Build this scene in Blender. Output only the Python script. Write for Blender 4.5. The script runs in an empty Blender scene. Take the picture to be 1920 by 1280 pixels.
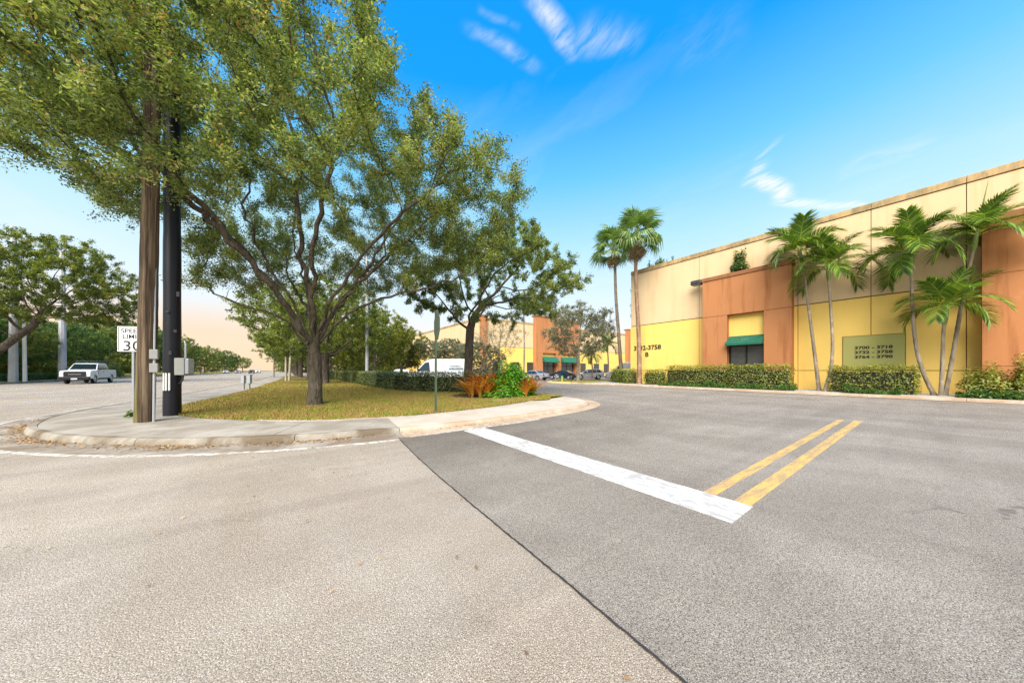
import bpy, bmesh, math, random
import numpy as np
from mathutils import Vector, Matrix

random.seed(7); rng = np.random.default_rng(7)
sc = bpy.context.scene
COL = sc.collection
R = math.radians

# ------------------------------------------------------------------ camera
F, CX, HY, H = 573.0, 960.0, 694.0, 1.456      # focal length, centre, horizon in photo pixels; eye height in metres
A = math.atan((CX - 541) / F)                  # the street runs along +Y, the camera looks A to its right
SA, CA = math.sin(A), math.cos(A)
cam_d = bpy.data.cameras.new('camera')
cam = bpy.data.objects.new('camera', cam_d); COL.objects.link(cam)
cam.location = (0, 0, H); cam.rotation_euler = (R(90), 0, -A)
cam_d.sensor_width = 36; cam_d.lens = 36 * F / 1920
cam_d.shift_y = (HY - 640) / 1920
cam_d.clip_start = 0.05; cam_d.clip_end = 3000
sc.camera = cam

# ------------------------------------------------------------------ node helper
class NT:
    def __init__(s, tree): s.t = tree; s.t.nodes.clear()
    def n(s, typ, **kw):
        nd = s.t.nodes.new(typ)
        for k, v in kw.items():
            if hasattr(nd, k): setattr(nd, k, v)
        return nd
    def put(s, sock, v):
        if v is None: return
        if hasattr(v, 'is_output') or isinstance(v, bpy.types.NodeSocket): s.t.links.new(v, sock)
        else: sock.default_value = v
    def math(s, op, a, b=None, c=None, clamp=False):
        nd = s.n('ShaderNodeMath', operation=op, use_clamp=clamp)
        s.put(nd.inputs[0], a); s.put(nd.inputs[1], b)
        if c is not None: s.put(nd.inputs[2], c)
        return nd.outputs[0]
    def vmath(s, op, a, b=None, scale=None):
        nd = s.n('ShaderNodeVectorMath', operation=op)
        s.put(nd.inputs[0], a); s.put(nd.inputs[1], b)
        if scale is not None: s.put(nd.inputs[3], scale)
        return nd.outputs['Value'] if op in ('DOT_PRODUCT', 'LENGTH', 'DISTANCE') else nd.outputs[0]
    def noise(s, vec, scale, detail=3, rough=0.55, dist=0.0):
        nd = s.n('ShaderNodeTexNoise'); s.put(nd.inputs['Vector'], vec)
        nd.inputs['Scale'].default_value = scale; nd.inputs['Detail'].default_value = detail
        nd.inputs['Roughness'].default_value = rough; nd.inputs['Distortion'].default_value = dist
        return nd.outputs['Fac']
    def voro(s, vec, scale, feature='F1', out='Distance'):
        nd = s.n('ShaderNodeTexVoronoi', feature=feature); s.put(nd.inputs['Vector'], vec)
        nd.inputs['Scale'].default_value = scale
        return nd.outputs[out]
    def ramp(s, fac, stops, interp='LINEAR'):
        nd = s.n('ShaderNodeValToRGB'); nd.color_ramp.interpolation = interp
        e = nd.color_ramp.elements
        while len(e) < len(stops): e.new(0.5)
        for i, (p, c) in enumerate(stops):
            e[i].position = p
            e[i].color = (c, c, c, 1) if isinstance(c, (int, float)) else (*c[:3], 1)
        s.put(nd.inputs[0], fac)
        return nd.outputs[0]
    def mix(s, fac, a, b, mode='MIX'):
        nd = s.n('ShaderNodeMix', data_type='RGBA', blend_type=mode)
        s.put(nd.inputs[0], fac)
        for sock, v in ((nd.inputs[6], a), (nd.inputs[7], b)):
            if isinstance(v, (tuple, list)): v = (*v[:3], 1)
            s.put(sock, v)
        return nd.outputs[2]
    def mapping(s, vec, scale=(1,1,1), loc=(0,0,0), rot=(0,0,0)):
        nd = s.n('ShaderNodeMapping'); s.put(nd.inputs[0], vec)
        nd.inputs['Scale'].default_value = scale; nd.inputs['Location'].default_value = loc; nd.inputs['Rotation'].default_value = rot
        return nd.outputs[0]
    def coord(s, which='Object'): return s.n('ShaderNodeTexCoord').outputs[which]
    def pos(s): return s.n('ShaderNodeNewGeometry').outputs['Position']
    def bump(s, height, strength=0.3, dist=0.01):
        nd = s.n('ShaderNodeBump'); s.put(nd.inputs['Height'], height)
        nd.inputs['Strength'].default_value = strength; nd.inputs['Distance'].default_value = dist
        return nd.outputs[0]
    def principled(s, color, rough=0.8, metal=0.0, spec=0.4, normal=None, coat=0.0, **kw):
        nd = s.n('ShaderNodeBsdfPrincipled')
        if isinstance(color, (tuple, list)): color = (*color[:3], 1)
        s.put(nd.inputs['Base Color'], color); s.put(nd.inputs['Roughness'], rough); s.put(nd.inputs['Metallic'], metal)
        nd.inputs['Specular IOR Level'].default_value = spec
        nd.inputs['Coat Weight'].default_value = coat
        if normal is not None: s.put(nd.inputs['Normal'], normal)
        for k, v in kw.items(): s.put(nd.inputs[k], v)
        return nd.outputs[0]
    def out(s, shader):
        nd = s.n('ShaderNodeOutputMaterial'); s.t.links.new(shader, nd.inputs[0])

# ------------------------------------------------------------------ sky and sun
SUN_EL, SUN_AZ = R(46), R(226)                 # azimuth clockwise from +Y: behind the camera, to its left
w = bpy.data.worlds.new('World'); sc.world = w; w.use_nodes = True
W_ = NT(w.node_tree)
d = W_.coord('Generated')
sky = W_.n('ShaderNodeTexSky', sky_type='NISHITA')
sky.sun_disc = False; sky.sun_elevation = SUN_EL; sky.sun_rotation = SUN_AZ
sky.air_density = 1.0; sky.dust_density = 0.6; sky.ozone_density = 2.0
hsv = W_.n('ShaderNodeHueSaturation'); hsv.inputs['Saturation'].default_value = 1.7; hsv.inputs['Value'].default_value = 1.0
W_.put(hsv.inputs['Color'], sky.outputs[0])
sep = W_.n('ShaderNodeSeparateXYZ'); W_.put(sep.inputs[0], d)
el = W_.math('MAXIMUM', sep.outputs[2], 0.0)
# elevation tint: deep blue overhead, pale low down, with an evening peach band along the horizon
tint = W_.ramp(el, [(0.0, (0.95, 0.88, 0.80)), (0.10, (0.93, 0.90, 0.87)), (0.22, (0.76, 0.90, 0.99)), (0.36, (0.50, 0.82, 1.0)), (0.52, (0.17, 0.60, 1.0)), (0.68, (0.012, 0.36, 0.97)), (1.0, (0.004, 0.28, 0.9))])
glow_dir = Vector((-0.14, 0.99, 0)).normalized()
az = W_.vmath('DOT_PRODUCT', d, tuple(glow_dir))
gl = W_.math('MULTIPLY', W_.ramp(az, [(0.80, 0.0), (0.98, 1.0)], 'EASE'), W_.ramp(el, [(0.0, 1.0), (0.08, 0.9), (0.19, 0.0)], 'EASE'))
tint = W_.mix(W_.math('MULTIPLY', gl, 1.0), tint, (0.95, 0.69, 0.46))
p = W_.vmath('SCALE', d, scale=W_.math('DIVIDE', 1.0, W_.math('MAXIMUM', sep.outputs[2], 0.08)))   # point on a flat cloud layer
nz = W_.n('ShaderNodeTexNoise'); nz.inputs['Scale'].default_value = 2.2; nz.inputs['Detail'].default_value = 5; W_.put(nz.inputs['Vector'], p)
pw = W_.vmath('ADD', p, W_.vmath('SCALE', W_.vmath('SUBTRACT', nz.outputs['Color'], (0.5, 0.5, 0.5)), scale=0.21))
def layer_point(px, py):
    c = Vector(((px - CX) / F, 1.0, (HY - py) / F))
    v = Vector((c.x * CA + c.y * SA, -c.x * SA + c.y * CA, c.z))
    return Vector((v.x / v.z, v.y / v.z))
fine = W_.noise(W_.mapping(pw, (20, 6.0, 1), rot=(0, 0, R(-20))), 1.0, 10, 0.68)
cloud = None
for (a, b, width, amt) in (((968, -25), (1075, 110), 0.040, 0.66), ((1030, 60), (1200, 95), 0.07, 0.34), ((850, 50), (1010, 132), 0.040, 0.34), ((870, 10), (960, 55), 0.022, 0.2), ((1410, 322), (1500, 380), 0.075, 0.95), ((1450, 362), (1620, 400), 0.085, 0.95), ((1408, 350), (1450, 290), 0.06, 0.6), ((1425, 300), (1485, 243), 0.03, 0.3), ((1560, 330), (1790, 255), 0.16, 0.20), ((1240, 110), (1420, 60), 0.14, 0.08)):
    pa, pb = layer_point(*a), layer_point(*b)
    ev = (pb - pa); L = ev.length; ev /= L
    rel = W_.vmath('SUBTRACT', pw, (pa.x, pa.y, 1))
    al = W_.math('DIVIDE', W_.vmath('DOT_PRODUCT', rel, (ev.x, ev.y, 0)), L)
    pe = W_.math('DIVIDE', W_.math('ABSOLUTE', W_.vmath('DOT_PRODUCT', rel, (-ev.y, ev.x, 0))), width)
    m = W_.math('MULTIPLY', W_.ramp(al, [(0.0, 0.0), (0.25, 1.0), (0.7, 0.9), (1.0, 0.0)], 'EASE'), W_.ramp(pe, [(0.0, 1.0), (1.0, 0.0)], 'EASE'))
    m = W_.math('MULTIPLY', m, amt)
    cloud = m if cloud is None else W_.math('MAXIMUM', cloud, m)
cloud = W_.math('MULTIPLY', cloud, W_.ramp(fine, [(0.36, 0.05), (0.62, 1.0)]))
thin = W_.math('MULTIPLY', W_.ramp(W_.noise(W_.mapping(pw, (1.6, 0.5, 1), rot=(0, 0, R(35))), 1.0, 7, 0.6), [(0.52, 0.0), (0.85, 0.22)]), W_.ramp(el, [(0.1, 0.0), (0.3, 1.0)]))
cloud = W_.math('MAXIMUM', cloud, thin)
skyc = W_.mix(0.88, W_.vmath('SCALE', hsv.outputs[0], scale=0.10), W_.vmath('SCALE', tint, scale=1.0))
skyc = W_.mix(cloud, skyc, (0.96, 0.93, 1.0))
bg = W_.n('ShaderNodeBackground'); W_.put(bg.inputs[0], skyc); bg.inputs[1].default_value = 0.182
wo = W_.n('ShaderNodeOutputWorld'); w.node_tree.links.new(bg.outputs[0], wo.inputs[0])

sun_d = bpy.data.lights.new('sun', 'SUN'); sun = bpy.data.objects.new('sun', sun_d); COL.objects.link(sun)
sun_d.energy = 1.5; sun_d.angle = R(55); sun_d.color = (1.0, 0.93, 0.83)
sdir = Vector((math.sin(SUN_AZ) * math.cos(SUN_EL), math.cos(SUN_AZ) * math.cos(SUN_EL), math.sin(SUN_EL)))
sun.rotation_euler = sdir.to_track_quat('Z', 'Y').to_euler(); sun.location = (-20, -20, 40)

vs = sc.view_settings
vs.view_transform = 'Standard'; vs.look = 'None'; vs.gamma = 1.0; vs.use_curve_mapping = False; vs.exposure = 2.72
cy = sc.cycles
cy.max_bounces = 6; cy.diffuse_bounces = 3; cy.glossy_bounces = 3; cy.transmission_bounces = 4; cy.transparent_max_bounces = 6
cy.use_denoising = True; cy.denoising_prefilter = 'NONE'

# ------------------------------------------------------------------ photo pixel to place
def G(px, py, z=0.0):
    k = (H - z) / (py - HY); xc = (px - CX) * k; zc = F * k
    return Vector((xc * CA + zc * SA, -xc * SA + zc * CA, z))
def D(px, d, z=0.0):                           # the point at depth d in that column
    xc = (px - CX) / F * d
    return Vector((xc * CA + d * SA, -xc * SA + d * CA, z))
def depth(v): return v[0] * SA + v[1] * CA
def ZH(py, d): return H + (HY - py) * d / F    # height seen at row py, depth d
def YonX(px, X):                               # Y where column px meets the plane X = const
    zc = F * X / (CA * (px - 541)); return (zc - X * SA) / CA
def XonY(px, Y):
    r = (px - CX) / F; return Y * (r * CA + SA) / (-r * SA + CA)

# ------------------------------------------------------------------ object helpers
def chain(o):
    v = Vector((0, 0, 0))
    while o is not None: v += o.location; o = o.parent
    return v
def tag(o, label=None, cat=None, group=None, kind=None):
    if label: o['label'] = label
    if cat: o['category'] = cat
    if group: o['group'] = group
    if kind: o['kind'] = kind
    return o
def thing(name, label, cat, loc=(0, 0, 0), rz=0.0, group=None):
    o = bpy.data.objects.new(name, None); COL.objects.link(o)
    o.empty_display_size = 0.2; o.location = loc; o.rotation_euler = (0, 0, rz)
    return tag(o, label, cat, group)
def link(name, me, mat, parent=None, loc=None):
    o = bpy.data.objects.new(name, me); COL.objects.link(o)
    if mat is not None and len(me.materials) == 0: me.materials.append(mat)
    if parent is not None: o.parent = parent
    if loc is not None: o.location = loc
    return o
class MB:
    def __init__(s): s.v = []; s.f = []
    def add(s, V, Fc):
        b = len(s.v); s.v += [tuple(p) for p in V]; s.f += [tuple(i + b for i in f) for f in Fc]; return s
    def box(s, x0, x1, y0, y1, z0, z1):
        V = [(x0,y0,z0),(x1,y0,z0),(x1,y1,z0),(x0,y1,z0),(x0,y0,z1),(x1,y0,z1),(x1,y1,z1),(x0,y1,z1)]
        return s.add(V, [(0,3,2,1),(4,5,6,7),(0,1,5,4),(1,2,6,5),(2,3,7,6),(3,0,4,7)])
    def prism(s, poly, z0, z1):
        n = len(poly)
        V = [(p[0], p[1], z0) for p in poly] + [(p[0], p[1], z1) for p in poly]
        return s.add(V, [tuple(range(n))[::-1], tuple(range(n, 2 * n))] + [(i, (i + 1) % n, n + (i + 1) % n, n + i) for i in range(n)])
    def tube(s, pts, rad, n=8, caps=True):
        pts = [Vector(p) for p in pts]; m = len(pts)
        if not hasattr(rad, '__len__'): rad = [rad] * m
        ref = None; b = len(s.v)
        for i in range(m):
            t = (pts[min(i + 1, m - 1)] - pts[max(i - 1, 0)]).normalized()
            if ref is None: ref = Vector((1, 0, 0)) if abs(t.x) < 0.9 else Vector((0, 1, 0))
            u = (ref - t * ref.dot(t)).normalized(); ref = u; v = t.cross(u)
            for k in range(n):
                a = 2 * math.pi * k / n
                s.v.append(tuple(pts[i] + (u * math.cos(a) + v * math.sin(a)) * rad[i]))
        for i in range(m - 1):
            for k in range(n):
                s.f.append((b + i*n + k, b + i*n + (k+1) % n, b + (i+1)*n + (k+1) % n, b + (i+1)*n + k))
        if caps:
            s.f.append(tuple(b + k for k in range(n))[::-1]); s.f.append(tuple(b + (m-1)*n + k for k in range(n)))
        return s
    def lathe(s, prof, n=16, c=(0, 0, 0)):
        return s.tube([(c[0], c[1], c[2] + z + i * 1e-5) for i, (r, z) in enumerate(prof)], [max(r, 1e-4) for r, z in prof], n)
    def mesh(s, name):
        me = bpy.data.meshes.new(name); me.from_pydata(s.v, [], s.f); me.update(); return me
    def build(s, name, mat, parent=None, local=False, smooth=False, bevel=0.0, seg=2, off=None):
        if parent is not None and not local:
            o_ = chain(parent); s.v = [(a - o_.x, b - o_.y, c - o_.z) for a, b, c in s.v]
        me = s.mesh(name)
        if smooth:
            me.polygons.foreach_set('use_smooth', [True] * len(me.polygons)); me.set_sharp_from_angle(angle=R(40))
        o = link(name, me, mat, parent)
        if bevel:
            m = o.modifiers.new('bevel', 'BEVEL'); m.width = bevel; m.segments = seg; m.limit_method = 'ANGLE'; m.angle_limit = R(40)
        return o
def fast_mesh(name, V, Q, tint=None):
    V = np.asarray(V, np.float32); Q = np.asarray(Q, np.int32); k = Q.shape[1]
    me = bpy.data.meshes.new(name)
    me.vertices.add(len(V)); me.vertices.foreach_set('co', V.ravel())
    me.loops.add(Q.size); me.loops.foreach_set('vertex_index', Q.ravel())
    me.polygons.add(len(Q)); me.polygons.foreach_set('loop_start', np.arange(0, Q.size, k, dtype=np.int32))
    me.update(calc_edges=True)
    if tint is not None:
        at = me.attributes.new('tint', 'FLOAT', 'POINT'); at.data.foreach_set('value', np.asarray(tint, np.float32))
    return me
def bb_copy(o, parent=None):
    c = o.copy(); COL.objects.link(c)
    if parent is not None: c.parent = parent
    for ch in o.children: bb_copy(ch, c)
    return c
def text_mesh(s, size, extrude=0.01, sx=1.0, bold=0.0, align='CENTER'):
    cu = bpy.data.curves.new('lettering', 'FONT'); cu.body = s; cu.size = size; cu.extrude = extrude; cu.offset = bold
    cu.align_x = align; cu.align_y = 'CENTER'; cu.resolution_u = 3
    o = bpy.data.objects.new('lettering', cu); COL.objects.link(o)
    dg = bpy.context.evaluated_depsgraph_get(); me = bpy.data.meshes.new_from_object(o.evaluated_get(dg))
    bpy.data.objects.remove(o); bpy.data.curves.remove(cu)
    for v in me.vertices: v.co.x *= sx
    me.materials.clear()
    return me
def place_text(me, origin, right, up, off=(0, 0, 0)):
    right = Vector(right); up = Vector(up); nrm = right.cross(up); o = Vector(origin)
    for v in me.vertices:
        c = v.co.copy(); v.co = o + right * c.x + up * c.y + nrm * c.z - Vector(off)
    me.update(); return me
# ------------------------------------------------------------------ materials
def newmat(name):
    m = bpy.data.materials.new(name); m.use_nodes = True; return m, NT(m.node_tree)
def m_plain(name, col, rough=0.6, metal=0.0, spec=0.4, var=0.12, scale=6.0, coat=0.0):
    m, n = newmat(name); c = n.coord()
    f = n.noise(c, scale, 4)
    cc = n.mix(f, tuple(x * (1 - var) for x in col), tuple(min(1, x * (1 + var)) for x in col))
    n.out(n.principled(cc, n.ramp(n.noise(c, scale * 2.5, 3), [(0.3, max(0.02, rough - 0.08)), (0.7, min(1, rough + 0.08))]), metal, spec, coat=coat)); return m
def m_asphalt(name, dark, mid, light, stain, warm=0.0, fresh=False):
    m, n = newmat(name); c = n.pos()
    g1 = n.noise(c, 140, 2, 0.6); g2 = n.voro(c, 100); g3 = n.noise(c, 45, 3, 0.65)
    base = n.mix(n.ramp(g3, [(0.30, 0.0), (0.72, 1.0)]), mid, light)
    base = n.mix(n.ramp(g1, [(0.38, 1.0), (0.50, 0.0)]), base, dark)
    base = n.mix(n.ramp(g2, [(0.12, 1.0), (0.30, 0.0)]), base, tuple(min(1, x * 1.75) for x in light))
    big = n.noise(n.mapping(c, (1.0, 0.55, 1), rot=(0, 0, 0.5)), 0.42, 5, 0.62, 0.9); med = n.noise(n.mapping(c, (1.0, 0.35, 1)), 1.3, 4, 0.6)
    base = n.mix(n.ramp(big, [(0.38, 0.55), (0.62, 0.0)]), base, n.mix(1.0, base, stain, 'MULTIPLY'))
    base = n.mix(n.ramp(med, [(0.56, 0.0), (0.75, 0.4)]), base, n.mix(1.0, base, (0.72, 0.70, 0.68), 'MULTIPLY'))
    cr = n.voro(n.vmath('ADD', n.mapping(c, (0.55, 0.55, 0.55)), n.vmath('SCALE', n.pos(), scale=0.0)), 1.0, 'DISTANCE_TO_EDGE')
    wob = n.noise(c, 3.0, 4, 0.6)
    crk = n.math('MULTIPLY', n.ramp(n.math('ADD', cr, n.math('MULTIPLY', n.math('SUBTRACT', wob, 0.5), 0.16)), [(0.0, 1.0), (0.008, 0.0)]), n.ramp(n.noise(c, 0.27, 2), [(0.60, 0.0), (0.66, 0.6)]))
    base = n.mix(crk, base, dark)
    trk = n.noise(n.mapping(c, (0.12, 1.5, 1), rot=(0, 0, warm)), 1.0, 4, 0.55, 0.8)
    base = n.mix(n.ramp(trk, [(0.42, 0.0), (0.66, 0.5)]), base, n.mix(1.0, base, (0.74, 0.73, 0.72), 'MULTIPLY'))
    lite = n.noise(n.mapping(c, (0.5, 0.9, 1), rot=(0, 0, warm + 0.6)), 0.7, 5, 0.6, 1.0)
    base = n.mix(n.ramp(lite, [(0.52, 0.0), (0.70, 0.45)]), base, n.mix(1.0, base, (1.28, 1.27, 1.25), 'MULTIPLY'))
    oil = n.noise(c, 1.7, 2, 0.5)
    base = n.mix(n.ramp(oil, [(0.72, 0.0), (0.82, 0.35)]), base, tuple(x * 0.45 for x in mid))
    if fresh:                                      # little-driven asphalt along the kerb has kept its dark binder
        sp = n.n('ShaderNodeSeparateXYZ'); n.put(sp.inputs[0], c)
        yy = n.math('ADD', sp.outputs[1], n.math('MULTIPLY', n.math('SUBTRACT', n.noise(c, 0.9, 5, 0.65), 0.5), 3.2))
        band = n.math('MULTIPLY', n.ramp(n.math('DIVIDE', yy, 10.0), [(0.33, 0.0), (0.62, 1.0), (0.80, 1.0), (1.0, 0.0)]), n.ramp(n.math('DIVIDE', sp.outputs[0], 20.0), [(0.0, 1.0), (0.22, 0.85), (0.34, 0.55), (0.62, 0.0)]))
        base = n.mix(n.math('MULTIPLY', band, 0.8), base, n.mix(1.0, base, (0.50, 0.49, 0.49), 'MULTIPLY'))
    h = n.math('ADD', n.math('MULTIPLY', g2, 0.7), n.math('MULTIPLY', g1, 0.6))
    n.out(n.principled(base, 0.88, 0, 0.25, n.bump(h, 0.55, 0.008))); return m
def m_concrete(name, col, stain=(0.45, 0.40, 0.34), amt=0.5, grain=60):
    m, n = newmat(name); c = n.pos()
    f = n.noise(c, 1.1, 5, 0.62, 0.4); g = n.noise(c, grain, 3, 0.6); s = n.noise(n.mapping(c, (1, 1, 4)), 3.5, 4, 0.65)
    b = n.mix(g, tuple(x * 0.82 for x in col), tuple(min(1, x * 1.12) for x in col))
    b = n.mix(n.ramp(f, [(0.40, amt), (0.66, 0.0)]), b, n.mix(1.0, b, stain, 'MULTIPLY'))
    b = n.mix(n.ramp(s, [(0.58, 0.0), (0.78, amt * 0.7)]), b, n.mix(1.0, b, stain, 'MULTIPLY'))
    n.out(n.principled(b, 0.9, 0, 0.25, n.bump(g, 0.3, 0.006))); return m
def m_stucco(name, col, streak=(0.62, 0.52, 0.42), amt=0.4, mildew=0.0):
    m, n = newmat(name); c = n.pos()
    g = n.noise(c, 45, 3); f = n.noise(c, 0.45, 4, 0.6); s = n.noise(n.mapping(c, (2.2, 2.2, 0.16)), 1.0, 5, 0.6); pt = n.noise(c, 1.7, 5, 0.7)
    b = n.mix(g, tuple(x * 0.93 for x in col), tuple(min(1, x * 1.05) for x in col))
    b = n.mix(n.ramp(f, [(0.35, 0.35), (0.65, 0.0)]), b, n.mix(1.0, b, (0.86, 0.84, 0.80), 'MULTIPLY'))
    b = n.mix(n.ramp(s, [(0.52, 0.0), (0.74, amt)]), b, n.mix(1.0, b, streak, 'MULTIPLY'))
    b = n.mix(n.ramp(pt, [(0.60, 0.0), (0.74, amt * 0.6)]), b, n.mix(0.5, b, tuple(min(1, x * 1.25 + 0.05) for x in col)))
    if mildew:
        k = n.noise(n.mapping(c, (1.5, 1.5, 0.9)), 1.0, 6, 0.7)
        b = n.mix(n.ramp(k, [(0.42, 0.0), (0.62, mildew)]), b, (0.16, 0.13, 0.07))
    n.out(n.principled(b, 0.92, 0, 0.2, n.bump(g, 0.25, 0.01))); return m
def m_paint(name, col, under, wear=0.5, along=(1, 1, 1), scale=6.0):
    m, n = newmat(name); c = n.pos()
    k = n.noise(n.mapping(c, along), scale, 6, 0.7); cr = n.voro(n.mapping(c, along), 5.5, 'DISTANCE_TO_EDGE')
    big = n.noise(c, 1.2, 3)
    f = n.ramp(n.math('ADD', k, n.math('MULTIPLY', big, 0.25)), [(0.64 - wear * 0.13, 0.0), (0.78 - wear * 0.12, wear)])
    f = n.math('MAXIMUM', f, n.math('MULTIPLY', n.ramp(cr, [(0.010, 0.8), (0.028, 0.0)]), n.ramp(n.noise(c, 2.3, 3), [(0.40, 0.0), (0.52, 1.0)])))
    g = n.noise(c, 90, 2)
    pc = n.mix(n.noise(c, 9, 4), tuple(x * 0.86 for x in col), col)
    n.out(n.principled(n.mix(f, pc, n.mix(g, tuple(x * 0.6 for x in under), tuple(x * 1.5 for x in under))), 0.75, 0, 0.3, n.bump(g, 0.35, 0.004))); return m
def m_leaf(name, stops, trans=0.35, rough=0.42):
    m, n = newmat(name)
    at = n.n('ShaderNodeAttribute', attribute_name='tint')
    col = n.ramp(at.outputs['Fac'], stops)
    pr = n.principled(col, rough, 0, 0.45)
    tr = n.n('ShaderNodeBsdfTranslucent'); n.put(tr.inputs[0], n.mix(1.0, col, (1.5, 1.5, 0.7), 'MULTIPLY'))
    mx = n.n('ShaderNodeMixShader'); mx.inputs[0].default_value = trans
    m.node_tree.links.new(pr, mx.inputs[1]); m.node_tree.links.new(tr.outputs[0], mx.inputs[2]); n.out(mx.outputs[0]); return m
def m_bark(name, a, b, scale=9.0, moss=None):
    m, n = newmat(name); c = n.pos()
    v = n.mapping(c, (1, 1, 0.28)); k = n.noise(v, scale, 5, 0.65); cr = n.voro(v, scale * 1.6)
    col = n.mix(n.ramp(k, [(0.32, 0.0), (0.70, 1.0)]), a, b)
    col = n.mix(n.ramp(n.noise(c, 1.9, 4), [(0.52, 0.0), (0.70, 0.55)]), col, tuple(min(1, x * 1.45) for x in b))
    if moss: col = n.mix(n.ramp(n.noise(c, 2.7, 5, 0.65), [(0.48, 0.0), (0.66, 0.75)]), col, moss)
    n.out(n.principled(col, 0.92, 0, 0.2, n.bump(n.math('ADD', k, cr), 0.8, 0.03))); return m
def m_wood_pole(name):
    m, n = newmat(name); c = n.coord()
    g = n.noise(n.mapping(c, (14, 14, 0.5)), 1.0, 6, 0.65); f = n.noise(n.mapping(c, (3, 3, 0.25)), 1.0, 4); cr = n.noise(n.mapping(c, (26, 26, 0.35)), 1.0, 3, 0.5)
    col = n.ramp(g, [(0.34, (0.026, 0.018, 0.011)), (0.48, (0.085, 0.058, 0.036)), (0.66, (0.19, 0.135, 0.085))])
    sp = n.n('ShaderNodeSeparateXYZ'); n.put(sp.inputs[0], c)
    side = n.math('ADD', n.math('MULTIPLY', sp.outputs[0], -2.0), n.math('ADD', f, n.math('MULTIPLY', sp.outputs[1], 0.3)))
    col = n.mix(n.ramp(side, [(0.55, 0.0), (0.85, 0.85)]), col, n.mix(g, (0.10, 0.095, 0.022), (0.27, 0.24, 0.07)))
    col = n.mix(n.ramp(cr, [(0.33, 0.9), (0.40, 0.0)]), col, (0.015, 0.009, 0.006))
    n.out(n.principled(col, 0.9, 0, 0.2, n.bump(n.math('ADD', g, cr), 0.7, 0.02))); return m
def m_glass(name, col=(0.02, 0.025, 0.028), rough=0.06):
    m, n = newmat(name); n.out(n.principled(col, n.ramp(n.noise(n.coord(), 3, 3), [(0.3, rough), (0.8, rough + 0.12)]), 0, 0.9)); return m
def m_gravel(name, a, b, scale=22.0):
    m, n = newmat(name); c = n.pos()
    cell = n.n('ShaderNodeTexVoronoi'); cell.inputs['Scale'].default_value = scale; n.put(cell.inputs['Vector'], c)
    col = n.mix(n.ramp(cell.outputs['Color'], [(0.2, 0.0), (0.8, 1.0)]), a, b)
    col = n.mix(n.ramp(cell.outputs['Distance'], [(0.35, 0.0), (0.65, 0.8)]), col, tuple(x * 0.35 for x in a))
    n.out(n.principled(col, 0.95, 0, 0.2, n.bump(cell.outputs['Distance'], -0.8, 0.03))); return m
def m_soil_grass(name):
    m, n = newmat(name); c = n.pos()
    k = n.noise(c, 0.7, 5, 0.6); g = n.noise(c, 30, 4, 0.7)
    col = n.ramp(k, [(0.34, (0.12, 0.13, 0.022)), (0.5, (0.19, 0.16, 0.035)), (0.64, (0.23, 0.14, 0.045))])
    col = n.mix(n.ramp(g, [(0.3, 0.7), (0.6, 0.0)]), col, (0.05, 0.045, 0.015))
    n.out(n.principled(col, 0.95, 0, 0.15, n.bump(g, 0.8, 0.03))); return m
def m_grass(name):
    m, n = newmat(name); c = n.pos()
    at = n.n('ShaderNodeAttribute', attribute_name='tint')
    k = n.math('ADD', n.math('MULTIPLY', n.noise(c, 1.1, 5, 0.7, 0.8), 0.80), n.math('MULTIPLY', at.outputs['Fac'], 0.30))
    col = n.ramp(k, [(0.40, (0.12, 0.19, 0.016)), (0.48, (0.26, 0.27, 0.026)), (0.54, (0.36, 0.275, 0.055)), (0.63, (0.33, 0.185, 0.07))])
    n.out(n.principled(col, 0.7, 0, 0.25)); return m

M = {}
M['asphalt_old'] = m_asphalt('worn_tan_asphalt', (0.12, 0.097, 0.075), (0.29, 0.244, 0.194), (0.43, 0.372, 0.300), (0.74, 0.68, 0.60), 1.5)
M['asphalt_new'] = m_asphalt('grey_asphalt', (0.088, 0.076, 0.062), (0.220, 0.191, 0.157), (0.345, 0.302, 0.250), (0.64, 0.62, 0.60), 0.0, True)
M['seam'] = m_plain('tar_seam', (0.03, 0.027, 0.025), 0.8, scale=20, var=0.4)
M['seal'] = m_asphalt('dark_edge_asphalt', (0.035, 0.033, 0.032), (0.085, 0.08, 0.075), (0.14, 0.13, 0.125), (0.6, 0.6, 0.6))
M['conc_old'] = m_concrete('old_sidewalk_concrete', (0.37, 0.33, 0.28), (0.52, 0.47, 0.40), 0.7)
M['conc_new'] = m_concrete('pale_sidewalk_concrete', (0.50, 0.446, 0.375), (0.72, 0.62, 0.50), 0.5)
M['kerb_old'] = m_concrete('old_kerb_concrete', (0.345, 0.31, 0.255), (0.36, 0.29, 0.21), 0.95)
M['kerb_new'] = m_concrete('pale_kerb_concrete', (0.47, 0.39, 0.30), (0.66, 0.48, 0.31), 0.75)
M['gutter'] = m_concrete('gutter_concrete', (0.34, 0.30, 0.25), (0.45, 0.36, 0.27), 0.8)
M['pole_conc'] = m_concrete('pole_concrete', (0.48, 0.48, 0.50), (0.7, 0.68, 0.66), 0.4, 30)
M['white_line'] = m_paint('worn_white_line', (0.62, 0.59, 0.54), (0.24, 0.20, 0.16), 0.85, (1, 1, 1), 7)
M['stop_line'] = m_paint('cracked_white_paint', (0.66, 0.64, 0.60), (0.24, 0.22, 0.20), 0.75, (2.2, 0.7, 1), 7)
M['yellow_line'] = m_paint('worn_yellow_paint', (0.60, 0.37, 0.10), (0.26, 0.19, 0.12), 0.75, (0.45, 3.2, 1), 4)
M['stucco_yellow'] = m_stucco('yellow_stucco', (0.83, 0.555, 0.145), (0.84, 0.74, 0.58), 0.34)
M['stucco_tan'] = m_stucco('tan_stucco', (0.68, 0.49, 0.28), (0.78, 0.68, 0.55), 0.48)
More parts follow.
